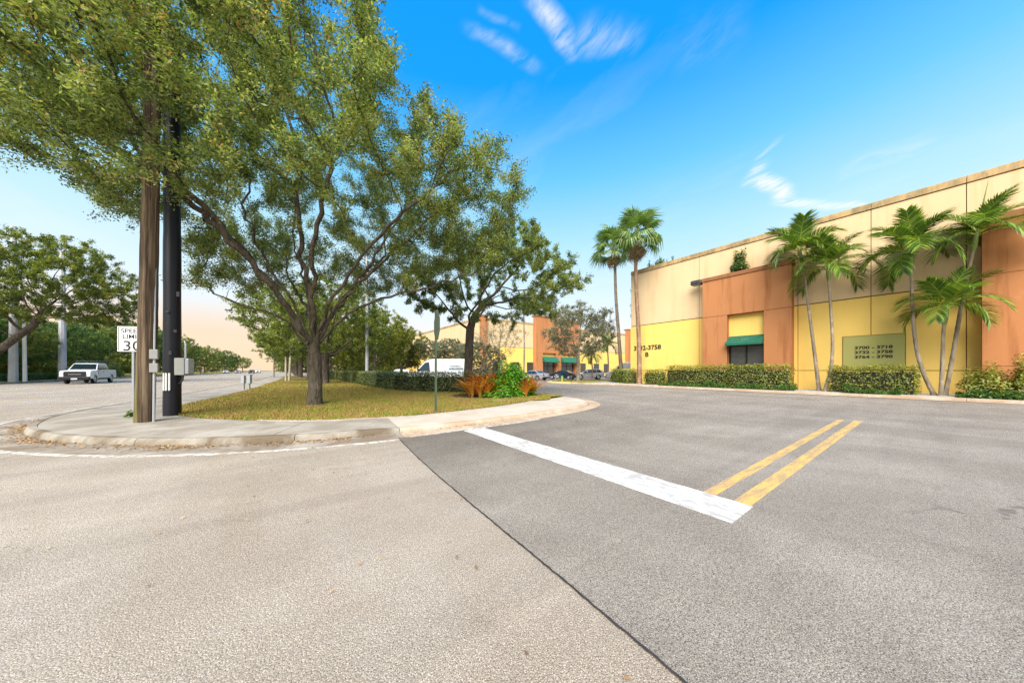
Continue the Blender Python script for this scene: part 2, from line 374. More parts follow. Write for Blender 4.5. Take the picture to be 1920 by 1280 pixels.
M['stucco_orange'] = m_stucco('terracotta_stucco', (0.45, 0.188, 0.074), (0.55, 0.43, 0.34), 0.85)
M['stucco_cap'] = m_stucco('weathered_parapet', (0.50, 0.335, 0.16), (0.5, 0.4, 0.3), 0.6, 0.75)
M['cap_orange'] = m_stucco('weathered_terracotta_cap', (0.30, 0.12, 0.05), (0.5, 0.4, 0.3), 0.6, 0.35)
M['core'] = m_stucco('joint_sealant', (0.20, 0.115, 0.045), (0.6, 0.5, 0.4), 0.4)  # dark brown puts the shade inside the panel joints into the core's colour
M['olive'] = m_stucco('olive_sign_paint', (0.40, 0.37, 0.12), (0.85, 0.85, 0.75), 0.25)
M['black_letter'] = m_plain('dark_letter_paint', (0.018, 0.022, 0.014), 0.5)
M['frame_black'] = m_plain('black_window_frame', (0.015, 0.014, 0.013), 0.4)
M['glass'] = m_glass('dark_window_glass', (0.05, 0.047, 0.042), 0.12)
M['car_glass'] = m_glass('tinted_car_glass', (0.012, 0.022, 0.026), 0.04)
M['awning'] = m_plain('green_awning_canvas', (0.010, 0.105, 0.060), 0.75, scale=3, var=0.3)
M['roof'] = m_plain('grey_roof', (0.35, 0.33, 0.30), 0.9)
M['wood_pole'] = m_wood_pole('mossy_pole_wood')
M['black_pole'] = m_plain('black_pole_coating', (0.010, 0.0095, 0.013), 0.42, scale=40, var=0.8, spec=0.3)
M['galv'] = m_plain('galvanised_steel', (0.42, 0.43, 0.44), 0.45, 0.6, scale=14)
M['dark_metal'] = m_plain('dark_metal', (0.06, 0.06, 0.062), 0.5, 0.4)
M['grey_box'] = m_plain('grey_box_paint', (0.27, 0.265, 0.24), 0.55, scale=9)
M['green_post'] = m_plain('green_post_paint', (0.055, 0.085, 0.045), 0.6, scale=10, var=0.3)
M['alu_back'] = m_plain('weathered_sign_back', (0.105, 0.125, 0.105), 0.55, 0.2, scale=5, var=0.25)
M['sign_white'] = m_plain('white_sign_sheet', (0.74, 0.73, 0.70), 0.45, var=0.05)
M['sign_black'] = m_plain('black_sign_print', (0.02, 0.02, 0.022), 0.5)
M['thin_pole'] = m_bark('weathered_thin_pole', (0.26, 0.21, 0.14), (0.40, 0.34, 0.25), 14)
M['bark'] = m_bark('oak_bark', (0.030, 0.022, 0.015), (0.145, 0.112, 0.08), 11, (0.10, 0.094, 0.055))
M['bark_dark'] = m_bark('dark_oak_bark', (0.045, 0.034, 0.026), (0.15, 0.118, 0.088), 10)
M['bark_pale'] = m_bark('pale_bark', (0.13, 0.105, 0.08), (0.30, 0.25, 0.19), 10)
M['palm_bark'] = m_bark('palm_trunk', (0.15, 0.115, 0.08), (0.34, 0.27, 0.19), 5)
M['palm_bark_red'] = m_bark('fan_palm_trunk', (0.13, 0.075, 0.045), (0.31, 0.20, 0.13), 5)
M['leaf_oak'] = m_leaf('oak_leaves', [(0.0, (0.034, 0.054, 0.018)), (0.3, (0.095, 0.138, 0.036)), (0.55, (0.19, 0.245, 0.062)), (0.8, (0.34, 0.38, 0.11)), (0.95, (0.45, 0.43, 0.17)), (1.0, (0.40, 0.25, 0.09))], 0.42)
M['leaf_far'] = m_leaf('street_tree_leaves', [(0.0, (0.044, 0.069, 0.016)), (0.5, (0.145, 0.186, 0.030)), (0.85, (0.290, 0.304, 0.049)), (1.0, (0.386, 0.317, 0.083))], 0.36)
M['leaf_yellow'] = m_leaf('yellow_green_leaves', [(0.0, (0.06, 0.08, 0.01)), (0.5, (0.19, 0.21, 0.02)), (1.0, (0.33, 0.31, 0.035))], 0.4)
M['leaf_grey'] = m_leaf('grey_green_leaves', [(0.0, (0.086, 0.098, 0.052)), (0.5, (0.196, 0.196, 0.115)), (1.0, (0.322, 0.299, 0.196))], 0.3)
M['leaf_green'] = m_leaf('deep_green_leaves', [(0.0, (0.025, 0.057, 0.016)), (0.5, (0.076, 0.145, 0.028)), (1.0, (0.193, 0.276, 0.055))], 0.34)
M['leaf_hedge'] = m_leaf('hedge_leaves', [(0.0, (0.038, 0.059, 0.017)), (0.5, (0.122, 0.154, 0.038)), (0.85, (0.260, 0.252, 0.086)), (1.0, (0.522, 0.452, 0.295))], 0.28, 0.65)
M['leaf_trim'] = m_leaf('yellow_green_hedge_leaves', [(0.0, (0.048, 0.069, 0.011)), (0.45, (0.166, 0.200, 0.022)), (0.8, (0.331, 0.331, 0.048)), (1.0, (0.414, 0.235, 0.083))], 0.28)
M['leaf_cover'] = m_leaf('ground_cover_leaves', [(0.0, (0.019, 0.048, 0.010)), (0.5, (0.066, 0.138, 0.019)), (1.0, (0.156, 0.228, 0.042))], 0.28)
M['leaf_lime'] = m_leaf('bright_green_leaves', [(0.0, (0.025, 0.088, 0.010)), (0.5, (0.106, 0.312, 0.015)), (1.0, (0.300, 0.537, 0.044))], 0.38)
M['frond'] = m_leaf('palm_frond', [(0.0, (0.034, 0.077, 0.017)), (0.45, (0.105, 0.189, 0.028)), (0.8, (0.280, 0.378, 0.049)), (1.0, (0.560, 0.532, 0.084))], 0.32, 0.35)
M['frond_fan'] = m_leaf('fan_palm_leaf', [(0.0, (0.049, 0.084, 0.025)), (0.5, (0.119, 0.203, 0.042)), (1.0, (0.308, 0.378, 0.112))], 0.32, 0.4)
M['frond_dead'] = m_leaf('dead_palm_leaf', [(0.0, (0.14, 0.09, 0.04)), (0.5, (0.26, 0.19, 0.10)), (1.0, (0.40, 0.32, 0.19))], 0.2, 0.7)
M['crownshaft'] = m_plain('green_crownshaft', (0.17, 0.21, 0.05), 0.4, scale=3, var=0.3)
M['brom'] = m_leaf('orange_strap_leaf', [(0.0, (0.22, 0.05, 0.015)), (0.4, (0.52, 0.17, 0.02)), (0.75, (0.68, 0.33, 0.045)), (1.0, (0.74, 0.52, 0.14))], 0.34, 0.4)
M['dry_leaf'] = m_leaf('fallen_leaves', [(0.0, (0.13, 0.065, 0.03)), (0.45, (0.30, 0.17, 0.075)), (0.8, (0.46, 0.30, 0.13)), (1.0, (0.55, 0.30, 0.04))], 0.1, 0.7)
M['soil_grass'] = m_soil_grass('lawn_thatch'); M['grass'] = m_grass('lawn_grass')
M['gravel'] = m_gravel('pale_gravel', (0.42, 0.38, 0.33), (0.62, 0.58, 0.52)); M['mulch'] = m_gravel('brown_mulch', (0.10, 0.055, 0.032), (0.21, 0.125, 0.08), 30)
M['ground'] = m_concrete('dry_verge', (0.20, 0.18, 0.10), (0.5, 0.55, 0.35), 0.6)
M['rubber'] = m_plain('tyre_rubber', (0.018, 0.018, 0.019), 0.85); M['rim'] = m_plain('wheel_rim', (0.45, 0.45, 0.46), 0.35, 0.7)
M['white_paint'] = m_plain('white_car_paint', (0.74, 0.74, 0.73), 0.30, coat=0.5, var=0.05); M['silver_paint'] = m_plain('silver_car_paint', (0.48, 0.49, 0.51), 0.3, 0.35, coat=0.5, var=0.05)
M['dark_paint'] = m_plain('dark_car_paint', (0.018, 0.022, 0.034), 0.25, 0.1, coat=0.6); M['grey_paint'] = m_plain('grey_car_paint', (0.20, 0.21, 0.22), 0.3, 0.3, coat=0.5)
M['black_plastic'] = m_plain('black_plastic', (0.009, 0.009, 0.010), 0.5); M['chrome'] = m_plain('chrome_trim', (0.6, 0.6, 0.62), 0.2, 0.9, var=0.05)
M['lamp_clear'] = m_plain('headlamp_lens', (0.62, 0.64, 0.66), 0.15, coat=0.5); M['lamp_red'] = m_plain('tail_lamp_lens', (0.35, 0.012, 0.012), 0.2, coat=0.5)
M['blue_print'] = m_plain('blue_grey_print', (0.10, 0.17, 0.24), 0.5); M['hyd_green'] = m_plain('green_hydrant_paint', (0.02, 0.22, 0.11), 0.4); M['hyd_yellow'] = m_plain('yellow_hydrant_paint', (0.62, 0.42, 0.06), 0.45)
M['yellow_kerb'] = m_concrete('yellow_painted_kerb', (0.66, 0.52, 0.22), (0.7, 0.6, 0.45), 0.6)
M['twig'] = m_plain('hedge_twigs', (0.035, 0.028, 0.018), 0.95, var=0.4, scale=30)  # shrub stems, and the dark block painted as shade inside hedges
# ------------------------------------------------------------------ ground, street, driveway
def sheet(name, poly, z, mat, kind='structure'):
    bm = bmesh.new(); vs_ = [bm.verts.new((p[0], p[1], z)) for p in poly]; f = bm.faces.new(vs_)
    if f.normal.z < 0 or sum((poly[i][0]*poly[(i+1) % len(poly)][1] - poly[(i+1) % len(poly)][0]*poly[i][1]) for i in range(len(poly))) < 0: f.normal_flip()
    bmesh.ops.triangulate(bm, faces=bm.faces[:]); me = bpy.data.meshes.new(name); bm.to_mesh(me); bm.free()
    o = link(name, me, mat); o['kind'] = kind; return o
sheet('ground', [(-900, -500), (1300, -500), (1300, 1600), (-900, 1600)], -0.03, M['ground'])
sheet('street', [(-24.2, -200), (60, -200), (60, 60), (8, 60), (8, 800), (-24.2, 800)], 0.0, M['asphalt_old'])
joint = [(1.36, -60), (1.40, -4), (1.45, 0.2), (1.49, 0.7), (1.525, 1.28), (1.55, 1.75), (1.565, 2.15), (1.59, 2.7), (1.62, 3.3), (1.68, 4.3), (1.76, 5.3), (1.88, 6.5), (1.95, 7.2), (2.0, 9)]
sheet('driveway', joint + [(6.9, 22), (6.9, 140), (120, 140), (120, -60)], 0.005, M['asphalt_new'])
jm = MB()
for i in range(1, len(joint) - 2):
    a, b = joint[i], joint[i + 1]; n_ = 10
    for k in range(n_):
        p0 = (a[0] + (b[0]-a[0])*k/n_, a[1] + (b[1]-a[1])*k/n_); p1 = (a[0] + (b[0]-a[0])*(k+1)/n_, a[1] + (b[1]-a[1])*(k+1)/n_)
        w0 = 0.009 + 0.006 * math.sin(k * 1.7 + i * 3.1); w1 = 0.009 + 0.006 * math.sin((k + 1) * 1.7 + i * 3.1) if k < n_-1 else 0.009 + 0.006 * math.sin((i+1)*3.1)
        if i == 1: continue
        j0 = 0.003*math.sin(i*5.1 + k*2.3) + 0.002*math.sin(k*5.7 + i); k1, i1 = (k + 1, i) if k < n_ - 1 else (0, i + 1); j1 = 0.003*math.sin(i1*5.1 + k1*2.3) + 0.002*math.sin(k1*5.7 + i1)
        p0 = (p0[0] + j0, p0[1]); p1 = (p1[0] + j1, p1[1]); w0 = 0.006 + w0*0.25; w1 = 0.006 + w1*0.25
        jm.add([(p0[0]-w0, p0[1], 0.009), (p0[0]+w0, p0[1], 0.009), (p1[0]+w1, p1[1], 0.009), (p1[0]-w1, p1[1], 0.009)], [(0, 1, 2, 3)])
tag(jm.build('pavement_seam', M['seam']), kind='structure')

def catmull(pts, step=0.22):
    P = [Vector((p[0], p[1])) for p in pts]; out = []
    for i in range(len(P) - 1):
        p0 = P[max(i-1, 0)]; p1 = P[i]; p2 = P[i+1]; p3 = P[min(i+2, len(P)-1)]
        n = max(1, int((p2 - p1).length / step))
        for k in range(n):
            t = k / n
            out.append(0.5*((2*p1) + (p2-p0)*t + (2*p0-5*p1+4*p2-p3)*t*t + (3*p1-p0-3*p2+p3)*t**3))
    out.append(P[-1]); return out
class Path:
    def __init__(s, pts, step=0.22):
        s.p = catmull(pts, step); s.s = [0.0]
        for a, b in zip(s.p, s.p[1:]): s.s.append(s.s[-1] + (b - a).length)
        s.L = s.s[-1]; s.sa = np.array(s.s); s.xy = np.array([(q.x, q.y) for q in s.p])
    def at(s, t):
        t = min(max(t, 0), s.L); x = np.interp(t, s.sa, s.xy[:, 0]); y = np.interp(t, s.sa, s.xy[:, 1])
        a = max(t - 0.25, 0); b = min(t + 0.25, s.L)
        tx = np.interp(b, s.sa, s.xy[:, 0]) - np.interp(a, s.sa, s.xy[:, 0]); ty = np.interp(b, s.sa, s.xy[:, 1]) - np.interp(a, s.sa, s.xy[:, 1])
        l = math.hypot(tx, ty) or 1; return x, y, -ty / l, tx / l
    def near(s, x, y): return float(s.sa[np.argmin((s.xy[:, 0]-x)**2 + (s.xy[:, 1]-y)**2)])
    def sweep(s, s0, s1, sec, step=0.3):
        """solid swept along the path; sec(t) gives the cross-section [(offset to the left, z)]"""
        n = max(1, int(math.ceil((s1 - s0) / step))); mb = MB(); m = None
        for i in range(n + 1):
            t = s0 + (s1 - s0) * i / n; x, y, nx, ny = s.at(t); c = sec(t); m = len(c)
            mb.v += [(x + nx*o, y + ny*o, z) for o, z in c]
        for i in range(n):
            for k in range(m):
                mb.f.append((i*m + k, i*m + (k+1) % m, (i+1)*m + (k+1) % m, (i+1)*m + k))
        mb.f.append(tuple(range(m))[::-1]); mb.f.append(tuple(n*m + k for k in range(m)))
        return mb

kerb_pts = [(-2.6, 400), (-2.8, 200), (-3.0, 90), (-3.35, 55), (-4.0, 37), (-4.55, 29), (-5.1, 22.6), (-5.5, 18.9), (-5.66, 16.6), (-5.55, 14.6), (-5.0, 12.5), (-4.25, 11.1), (-3.35, 9.95), (-1.99, 8.72), (-0.76, 7.98), (0.53, 7.5), (2.08, 7.24), (3.43, 7.22), (5.35, 7.3), (7.5, 7.56), (9.4, 8.05), (10.75, 8.9), (11.5, 10.3), (11.6, 12.2), (11.3, 14.6), (9.6, 17.4), (7.6, 20.6), (7.0, 26), (6.95, 60), (6.95, 120)]
KP = Path(kerb_pts)
s_near0 = KP.near(-4.0, 37); s_joint = KP.near(2.0, 7.25); s_nose = KP.near(10.75, 8.9); s_nose2 = KP.near(11.55, 11.2)
def lerp(a, b, t): return a + (b - a) * min(max(t, 0), 1)
def kh(t): return lerp(0.135, 0.10, (t - s_joint + 1.0) / 2.0)
def kerb_sec(t):
    h = kh(t); return [(0.0, -0.05), (0.0, 0.02), (0.025, h - 0.035), (0.06, h), (0.17, h + 0.003), (0.17, -0.05)]
root = tag(MB().build('kerb', M['kerb_old']), kind='structure')
s = s_near0; pieces = []
while s < s_nose2 + 6:
    e = s + 2.9
    if s < s_joint < e: e = s_joint
    KP.sweep(s + 0.006, e - 0.006, kerb_sec).build('kerbstone', M['kerb_old'] if e <= s_joint + 0.01 else M['kerb_new'], root, smooth=True)
    s = e
KP.sweep(0, s_near0 - 0.01, kerb_sec, 1.5).build('far_kerb', M['kerb_old'], root, smooth=True)
KP.sweep(s, KP.L, kerb_sec, 0.6).build('far_kerb', M['kerb_new'], root, smooth=True)
# gutter pan at the kerb's foot
root = tag(MB().build('gutter', M['gutter']), kind='structure')
def gut_sec(t):
    g = lerp(0.62, 0.44, (t - s_joint + 2.0) / 4.0); return [(-0.004, -0.04), (-g, -0.04), (-g, 0.011), (-0.004, 0.008)]
s = s_near0
while s < s_nose2 + 3:
    e = s + 2.9
    if s < s_joint < e: e = s_joint
    KP.sweep(s + 0.004, e - 0.004, gut_sec).build('gutter_slab', M['gutter'] if e <= s_joint + 0.01 else M['kerb_new'], root); s = e
KP.sweep(0, s_near0 - 0.005, gut_sec, 1.5).build('far_gutter', M['gutter'], root)
# white edge line painted outside the gutter
def line_sec(o, w, z): return lambda t: [(-o - w * (0.9 + 0.1 * math.sin(t * 5.3)), 0.001), (-o - w * (0.9 + 0.1 * math.sin(t * 5.3)), z), (-o, z), (-o, 0.001)]
root = tag(MB().build('edge_line', M['white_line']), kind='structure')
KP.sweep(s_near0 + 8, s_joint - 0.12, line_sec(0.645, 0.11, 0.009), 0.2).build('edge_line_strip', M['white_line'], root)
KP.sweep(s_joint + 0.1, s_joint + 3.9, line_sec(0.47, 0.10, 0.010), 0.2).build('edge_line_strip', M['white_line'], root)
# sidewalk slabs
def sw(t):
    pts = [(KP.near(-4, 37), 2.3), (KP.near(-5.1, 22.6), 2.55), (KP.near(-5.6, 16.6), 2.4), (KP.near(-4.25, 11.1), 2.35), (KP.near(-2, 8.7), 2.15), (KP.near(0.5, 7.5), 1.75), (KP.near(3.4, 7.2), 1.85), (KP.near(5.3, 7.3), 2.0), (KP.near(9.4, 8.05), 2.45), (s_nose2, 1.2)]
    return float(np.interp(t, [a for a, b in pts], [b for a, b in pts]))
def slab_sec(t):
    w_ = sw(t); h = kh(t) - 0.004; return [(0.178, -0.04), (0.178, h), (w_, h + 0.012), (w_, -0.04)]
root = tag(MB().build('sidewalk', M['conc_old']), kind='structure')
s = s_near0; k = 0
while s < s_nose2 - 0.3:
    e = min(s + 1.85, s_nose2)
    if s < s_joint - 0.2 < e + 0.9: e = s_joint
    KP.sweep(s + 0.007, e - 0.007, slab_sec).build('slab', M['conc_old'] if e <= s_joint + 0.01 else M['conc_new'], root, bevel=0.006, seg=1); s = e; k += 1
KP.sweep(0, s_near0 - 0.01, slab_sec, 1.5).build('far_sidewalk', M['conc_old'], root)
# pale edging strip between walk and lawn
root = tag(MB().build('lawn_edging', M['conc_new']), kind='structure')
KP.sweep(KP.near(-2, 8.7), s_nose - 1.2, lambda t: [(sw(t) + 0.006, 0.0), (sw(t) + 0.006, kh(t) + 0.02), (sw(t) + 0.10, kh(t) + 0.022), (sw(t) + 0.10, 0.0)]).build('edging_strip', M['conc_new'], root)

# lawn
inner = []
t = 30.0
tt = list(np.arange(KP.near(-3.0, 90), s_nose2, 0.8))
for t in tt:
    x, y, nx, ny = KP.at(t); w_ = sw(t) + 0.004; inner.append((x + nx*w_, y + ny*w_))
outer = []
for t in np.arange(s_nose2, KP.near(6.95, 90), 0.8):
    x, y, nx, ny = KP.at(t); outer.append((x + nx*0.172, y + ny*0.172))
lawn_poly = inner + outer
sheet('lawn', lawn_poly, 0.128, M['soil_grass'])
LP = np.array(lawn_poly)
def inside(P, poly):
    x, y = P[:, 0], P[:, 1]; r = np.zeros(len(P), bool); n = len(poly); j = n - 1
    for i in range(n):
        xi, yi = poly[i]; xj, yj = poly[j]
        c = ((yi > y) != (yj > y)) & (x < (xj - xi) * (y - yi) / (yj - yi + 1e-12) + xi); r ^= c; j = i
    return r
# grass blades, thinning with distance
gp = []
for (y0, y1, dens) in ((8, 16, 1500), (16, 24, 800), (24, 45, 260)):
    n = int((y1 - y0) * 17 * dens); q = np.stack([rng.uniform(-5, 12, n), rng.uniform(y0, y1, n)], 1); gp.append(q[inside(q, lawn_poly)])
gp = np.concatenate(gp); mb_c = np.array([9.6, 13.0])
gp = gp[((gp[:, 0] - 9.0) / 2.6) ** 2 + ((gp[:, 1] - 13.6) / 2.0) ** 2 > 1]
gp = gp[((gp - np.array([0.81, 13.96])) ** 2).sum(1) > 0.25]
n = len(gp); dist = gp @ np.array([SA, CA]); sz = 0.9 + dist * 0.03
a = rng.uniform(0, 2*np.pi, n); hgt = rng.uniform(0.03, 0.085, n) * sz; wd = rng.uniform(0.005, 0.010, n) * sz; ln = rng.uniform(0.0, 0.06, n) * sz; la = rng.uniform(0, 2*np.pi, n)
base = np.c_[gp, np.full(n, 0.124)]; u = np.c_[np.cos(a), np.sin(a), np.zeros(n)]
tip = base + np.c_[np.cos(la)*ln, np.sin(la)*ln, hgt]
V = np.stack([base - u*wd[:, None], base + u*wd[:, None], tip], 1).reshape(-1, 3)
tag(link('lawn_grass', fast_mesh('lawn_grass', V, np.arange(3*n).reshape(-1, 3), np.repeat(rng.uniform(0, 1, n), 3)), M['grass']), 'short patchy green and straw coloured grass under the big oak', 'grass', kind='stuff')
th = np.linspace(0, 2*np.pi, 40)[:-1]
sheet('mulch_bed', [(9.0 + 2.35*math.cos(q)*(1+0.06*math.sin(5*q)), 13.6 + 1.8*math.sin(q)*(1+0.08*math.sin(3*q))) for q in th], 0.140, M['mulch'])
# grey slab of stone in front of the bed
MB().prism([(7.0, 10.9), (7.9, 10.75), (8.1, 11.15), (7.2, 11.4)], 0.125, 0.165).build('flat_stone', M['conc_new']); o = bpy.data.objects['flat_stone']; tag(o, 'flat pale stone set in the grass in front of the orange plants', 'stone')

# painted markings on the driveway
r_ = tag(MB().build('stop_line', M['stop_line']), kind='structure')
MB().box(3.40, 3.99, 1.11, 6.62, 0.004, 0.010).build('stop_line_stripe', M['stop_line'], r_)
r_ = tag(MB().build('centre_line', M['yellow_line']), kind='structure')
MB().box(4.00, 13.0, 1.475 - 0.005, 1.60, 0.004, 0.0095).build('centre_line_stripe', M['yellow_line'], r_)
MB().box(4.00, 13.2, 1.13, 1.29, 0.004, 0.0095).build('centre_line_stripe', M['yellow_line'], r_)
r_ = tag(MB().build('street_centre_line', M['yellow_line']), kind='structure')
for y in np.arange(-20, 160, 7.5): MB().box(-10.7, -10.55, y, y + 3.0, 0.001, 0.005).build('dash', M['yellow_line'], r_)
for x in (-14.6,): MB().box(x, x + 0.12, -20, 300, 0.001, 0.005).build('solid_stripe', M['yellow_line'], r_)

# far side of the street
sheet('far_verge', [(-24.5, -200), (-24.5, 800), (-300, 800), (-300, -200)], 0.10, M['soil_grass'])
r_ = tag(MB().build('far_kerb_line', M['kerb_old']), kind='structure')
MB().box(-24.5, -24.2, -200, 800, -0.02, 0.14).build('far_kerbstone', M['kerb_old'], r_)
MB().box(-27.6, -26.0, -200, 800, 0.0, 0.12).build('far_walk', M['conc_old'], r_)

# planting bed and kerb before the warehouse, running round into a peninsula
WX = 29.0
bk = [(25.3, -40), (25.3, -10), (25.25, 0), (25.2, 8), (25.1, 14), (24.95, 20), (24.6, 24.5), (25.0, 27.0), (26.6, 28.4), (29.0, 27.8), (30.4, 26.0), (31.2, 23.0), (33.0, 21.6), (60, 21.4)]
BK = Path(bk)
def bk_sec(t): return [(0.0, -0.05), (-0.025, 0.12), (-0.05, 0.15), (-0.26, 0.153), (-0.26, -0.05)]
r_ = tag(MB().build('bed_kerb', M['kerb_new']), kind='structure')
s = BK.near(25.3, -10); s_pen0 = BK.near(24.95, 20.5); s_pen1 = BK.near(30.4, 26)
while s < BK.near(33, 21.6):
    e = s + 3.0; BK.sweep(s + 0.006, e - 0.006, bk_sec).build('kerbstone', M['yellow_kerb'] if s_pen0 < s < s_pen1 else M['kerb_new'], r_, smooth=True); s = e
pol = [(x + 0.26 * -nx * 1.0, y + 0.26 * -ny) for x, y, nx, ny in (BK.at(t) for t in np.arange(BK.near(25.3, -10), BK.near(33, 21.6), 0.7))]
bed_poly = [q for q in pol] + [(33, 19.0), (29.2, 19.0), (29.2, -10)]
bm = bmesh.new()
sheet('planting_bed', bed_poly, 0.152, M['gravel'])
sheet('peninsula_grass', [(25.3, 21.4), (25.0, 24.4), (25.4, 26.7), (26.7, 27.9), (28.8, 27.4), (30.0, 25.7), (30.7, 22.8), (29.5, 21.4)], 0.160, M['soil_grass'])
q = np.stack([rng.uniform(24.9, 30.8, 16000), rng.uniform(21.4, 28, 16000)], 1); q = q[inside(q, [(25.3, 21.4), (25.0, 24.4), (25.4, 26.7), (26.7, 27.9), (28.8, 27.4), (30.0, 25.7), (30.7, 22.8), (29.5, 21.4)])]
n = len(q); a = rng.uniform(0, 6.28, n); b3 = np.c_[q, np.full(n, 0.155)]; u = np.c_[np.cos(a), np.sin(a), np.zeros(n)] * 0.014
V = np.stack([b3 - u, b3 + u, b3 + np.c_[rng.normal(0, .03, n), rng.normal(0, .03, n), rng.uniform(.05, .12, n)]], 1).reshape(-1, 3)
tag(link('peninsula_grass_blades', fast_mesh('peninsula_grass_blades', V, np.arange(3*n).reshape(-1, 3), np.repeat(rng.uniform(0, .6, n), 3)), M['grass']), 'short grass around the hydrant on the kerbed peninsula', 'grass', kind='stuff')

r_ = tag(MB().build('edge_seal', M['seal']), kind='structure')  # dark band of oil and dirt along the foot of the kerb
BK.sweep(BK.near(25.3, -10), BK.near(24.95, 20), lambda t: [(0.004, 0.001), (0.004, 0.0092), (0.42 + 0.12*math.sin(t*0.8) + 0.07*math.sin(t*2.3), 0.0092), (0.42 + 0.12*math.sin(t*0.8) + 0.07*math.sin(t*2.3), 0.001)]).build('edge_seal_strip', M['seal'], r_)
# fallen leaves: thick along the gutter, a few on the asphalt
def flat_leaves(P, z, size, name, label):
    n = len(P); a = rng.uniform(0, 6.28, n); s_ = rng.uniform(0.6, 1.3, n)[:, None] * size
    u = np.c_[np.cos(a), np.sin(a), rng.normal(0, .25, n)]; v = np.c_[-np.sin(a), np.cos(a), rng.normal(0, .25, n)]
    c = np.c_[P, z + rng.uniform(0.004, 0.018, n)]
    V = np.stack([c - u*s_, c + v*s_*0.42, c + u*s_, c - v*s_*0.42], 1).reshape(-1, 3); V[:, 2] = np.maximum(V[:, 2], 0.011)
    return tag(link(name, fast_mesh(name, V, np.arange(4*n).reshape(-1, 4), np.repeat(rng.uniform(0, 1, n), 4)), M['dry_leaf']), label, 'leaves', kind='stuff')
pl = []
for t in rng.uniform(KP.near(-5.6, 16.0), KP.near(4.5, 7.25), 3600):
    x, y, nx, ny = KP.at(t); f_ = 1.0 if t < s_joint - 1.0 else 0.16
    if rng.uniform() > f_ * (0.65 + 0.35 * math.sin(t * 2.1)): continue
    o_ = -abs(rng.normal(0.02, 0.16)) - 0.01; pl.append((x + nx*o_, y + ny*o_))
flat_leaves(np.array(pl), 0.011, 0.028, 'leaf_litter', 'brown leaf litter gathered along the foot of the corner kerb')
pl = np.stack([rng.uniform(-3.0, 1.6, 900), rng.uniform(0.6, 8.0, 900)], 1); kd = np.array([(KP.xy - q)[:, :].__pow__(2).sum(1).min() ** .5 for q in pl])
wgt = np.exp(-(kd - 0.6) / 0.5) * 0.6 + 0.13; pl = pl[(rng.uniform(0, 1, 900) < wgt) & (pl[:, 1] < 6.8)]
flat_leaves(pl, 0.008, 0.020, 'scattered_leaves', 'yellow and brown leaves scattered over the tan asphalt')
q = np.stack([rng.uniform(-5, 11, 2600), rng.uniform(8.5, 24, 2600)], 1); q = q[inside(q, lawn_poly)]
flat_leaves(q, 0.16, 0.035, 'lawn_leaves', 'dry brown leaves lying on the lawn')
# ------------------------------------------------------------------ foliage tools
def leaves(P, size, up=0.5, outward=None, shape=0.42, fold=0.0, tint=None, tvar=0.25, r=rng):
    """one small pointed leaf at each point; returns vertices, faces, tint"""
    n = len(P); P = np.asarray(P)
    nr = r.normal(0, 1, (n, 3)); nr[:, 2] = np.abs(nr[:, 2]) + up
    if outward is not None: nr += outward
    nr /= np.linalg.norm(nr, axis=1)[:, None]
    d_ = r.normal(0, 1, (n, 3)); d_ -= nr * (d_ * nr).sum(1)[:, None]; d_ /= np.linalg.norm(d_, axis=1)[:, None]
    b = np.cross(nr, d_); s_ = (size * r.uniform(0.65, 1.35, n))[:, None]
    V = np.stack([P - d_*s_, P + b*s_*shape + d_*s_*0.1, P + d_*s_, P - b*s_*shape + d_*s_*0.1], 1).reshape(-1, 3)
    t = r.uniform(0, 1, n) * tvar * 2 + (0.5 - tvar) if tint is None else tint + r.normal(0, tvar * 0.6, n)
    return V, np.arange(4*n).reshape(-1, 4), np.repeat(np.clip(t, 0, 1), 4)
def grow(attr, trunk, step, infl, kill, iters=160, trop=(0, 0, 0.05), r=rng):
    kids = {}
    if isinstance(trunk, tuple): pos, par = list(trunk[0]), list(trunk[1])
    else: pos = [np.array(p, float) for p in trunk]; par = list(range(-1, len(trunk) - 1))
    attr = attr.copy(); Pn = np.array(pos)
    dd = ((attr[:, None, :] - Pn[None]) ** 2).sum(2); ci = dd.argmin(1); cd = dd.min(1) ** 0.5
    trop = np.array(trop)
    for it in range(iters):
        act = np.where(cd < infl)[0]
        if len(act) == 0: break
        P = np.array(pos); dv = attr[act] - P[ci[act]]; dv /= np.linalg.norm(dv, axis=1)[:, None] + 1e-9
        acc = np.zeros((len(pos), 3)); np.add.at(acc, ci[act], dv)
        idx = np.unique(ci[act]); new = []
        for i in idx:
            v = acc[i]; l = np.linalg.norm(v)
            if l < 1e-6: continue
            v = v / l + trop + r.normal(0, 0.12, 3); v /= np.linalg.norm(v)
            q = pos[i] + v * step
            if any(((q - pos[c]) ** 2).sum() < (0.3*step) ** 2 for c in kids.get(i, ())): continue
            kids.setdefault(i, []).append(len(pos)); par.append(i); pos.append(q); new.append(len(pos) - 1)
        if not new: break
        Q = np.array([pos[i] for i in new])
        for c0 in range(0, len(attr), 4000):
            sl = slice(c0, c0 + 4000); dd = ((attr[sl][:, None, :] - Q[None]) ** 2).sum(2); m = dd.min(1) ** .5; am = dd.argmin(1)
            b = m < cd[sl]; cd[sl] = np.where(b, m, cd[sl]); ci[sl] = np.where(b, np.array(new)[am], ci[sl])
        keep = cd > kill; attr, cd, ci = attr[keep], cd[keep], ci[keep]
        if len(attr) == 0: break
    return np.array(pos), np.array(par)
def radii(par, r_tip, r_base):
    n = len(par); cnt = np.zeros(n); haskid = np.zeros(n, bool); haskid[par[par >= 0]] = True; cnt[~haskid] = 1
    for i in range(n - 1, 0, -1): cnt[par[i]] += cnt[i]
    e = math.log(max(cnt[0], 2)) / math.log(r_base / r_tip)
    return r_tip * np.maximum(cnt, 1) ** (1 / e), ~haskid
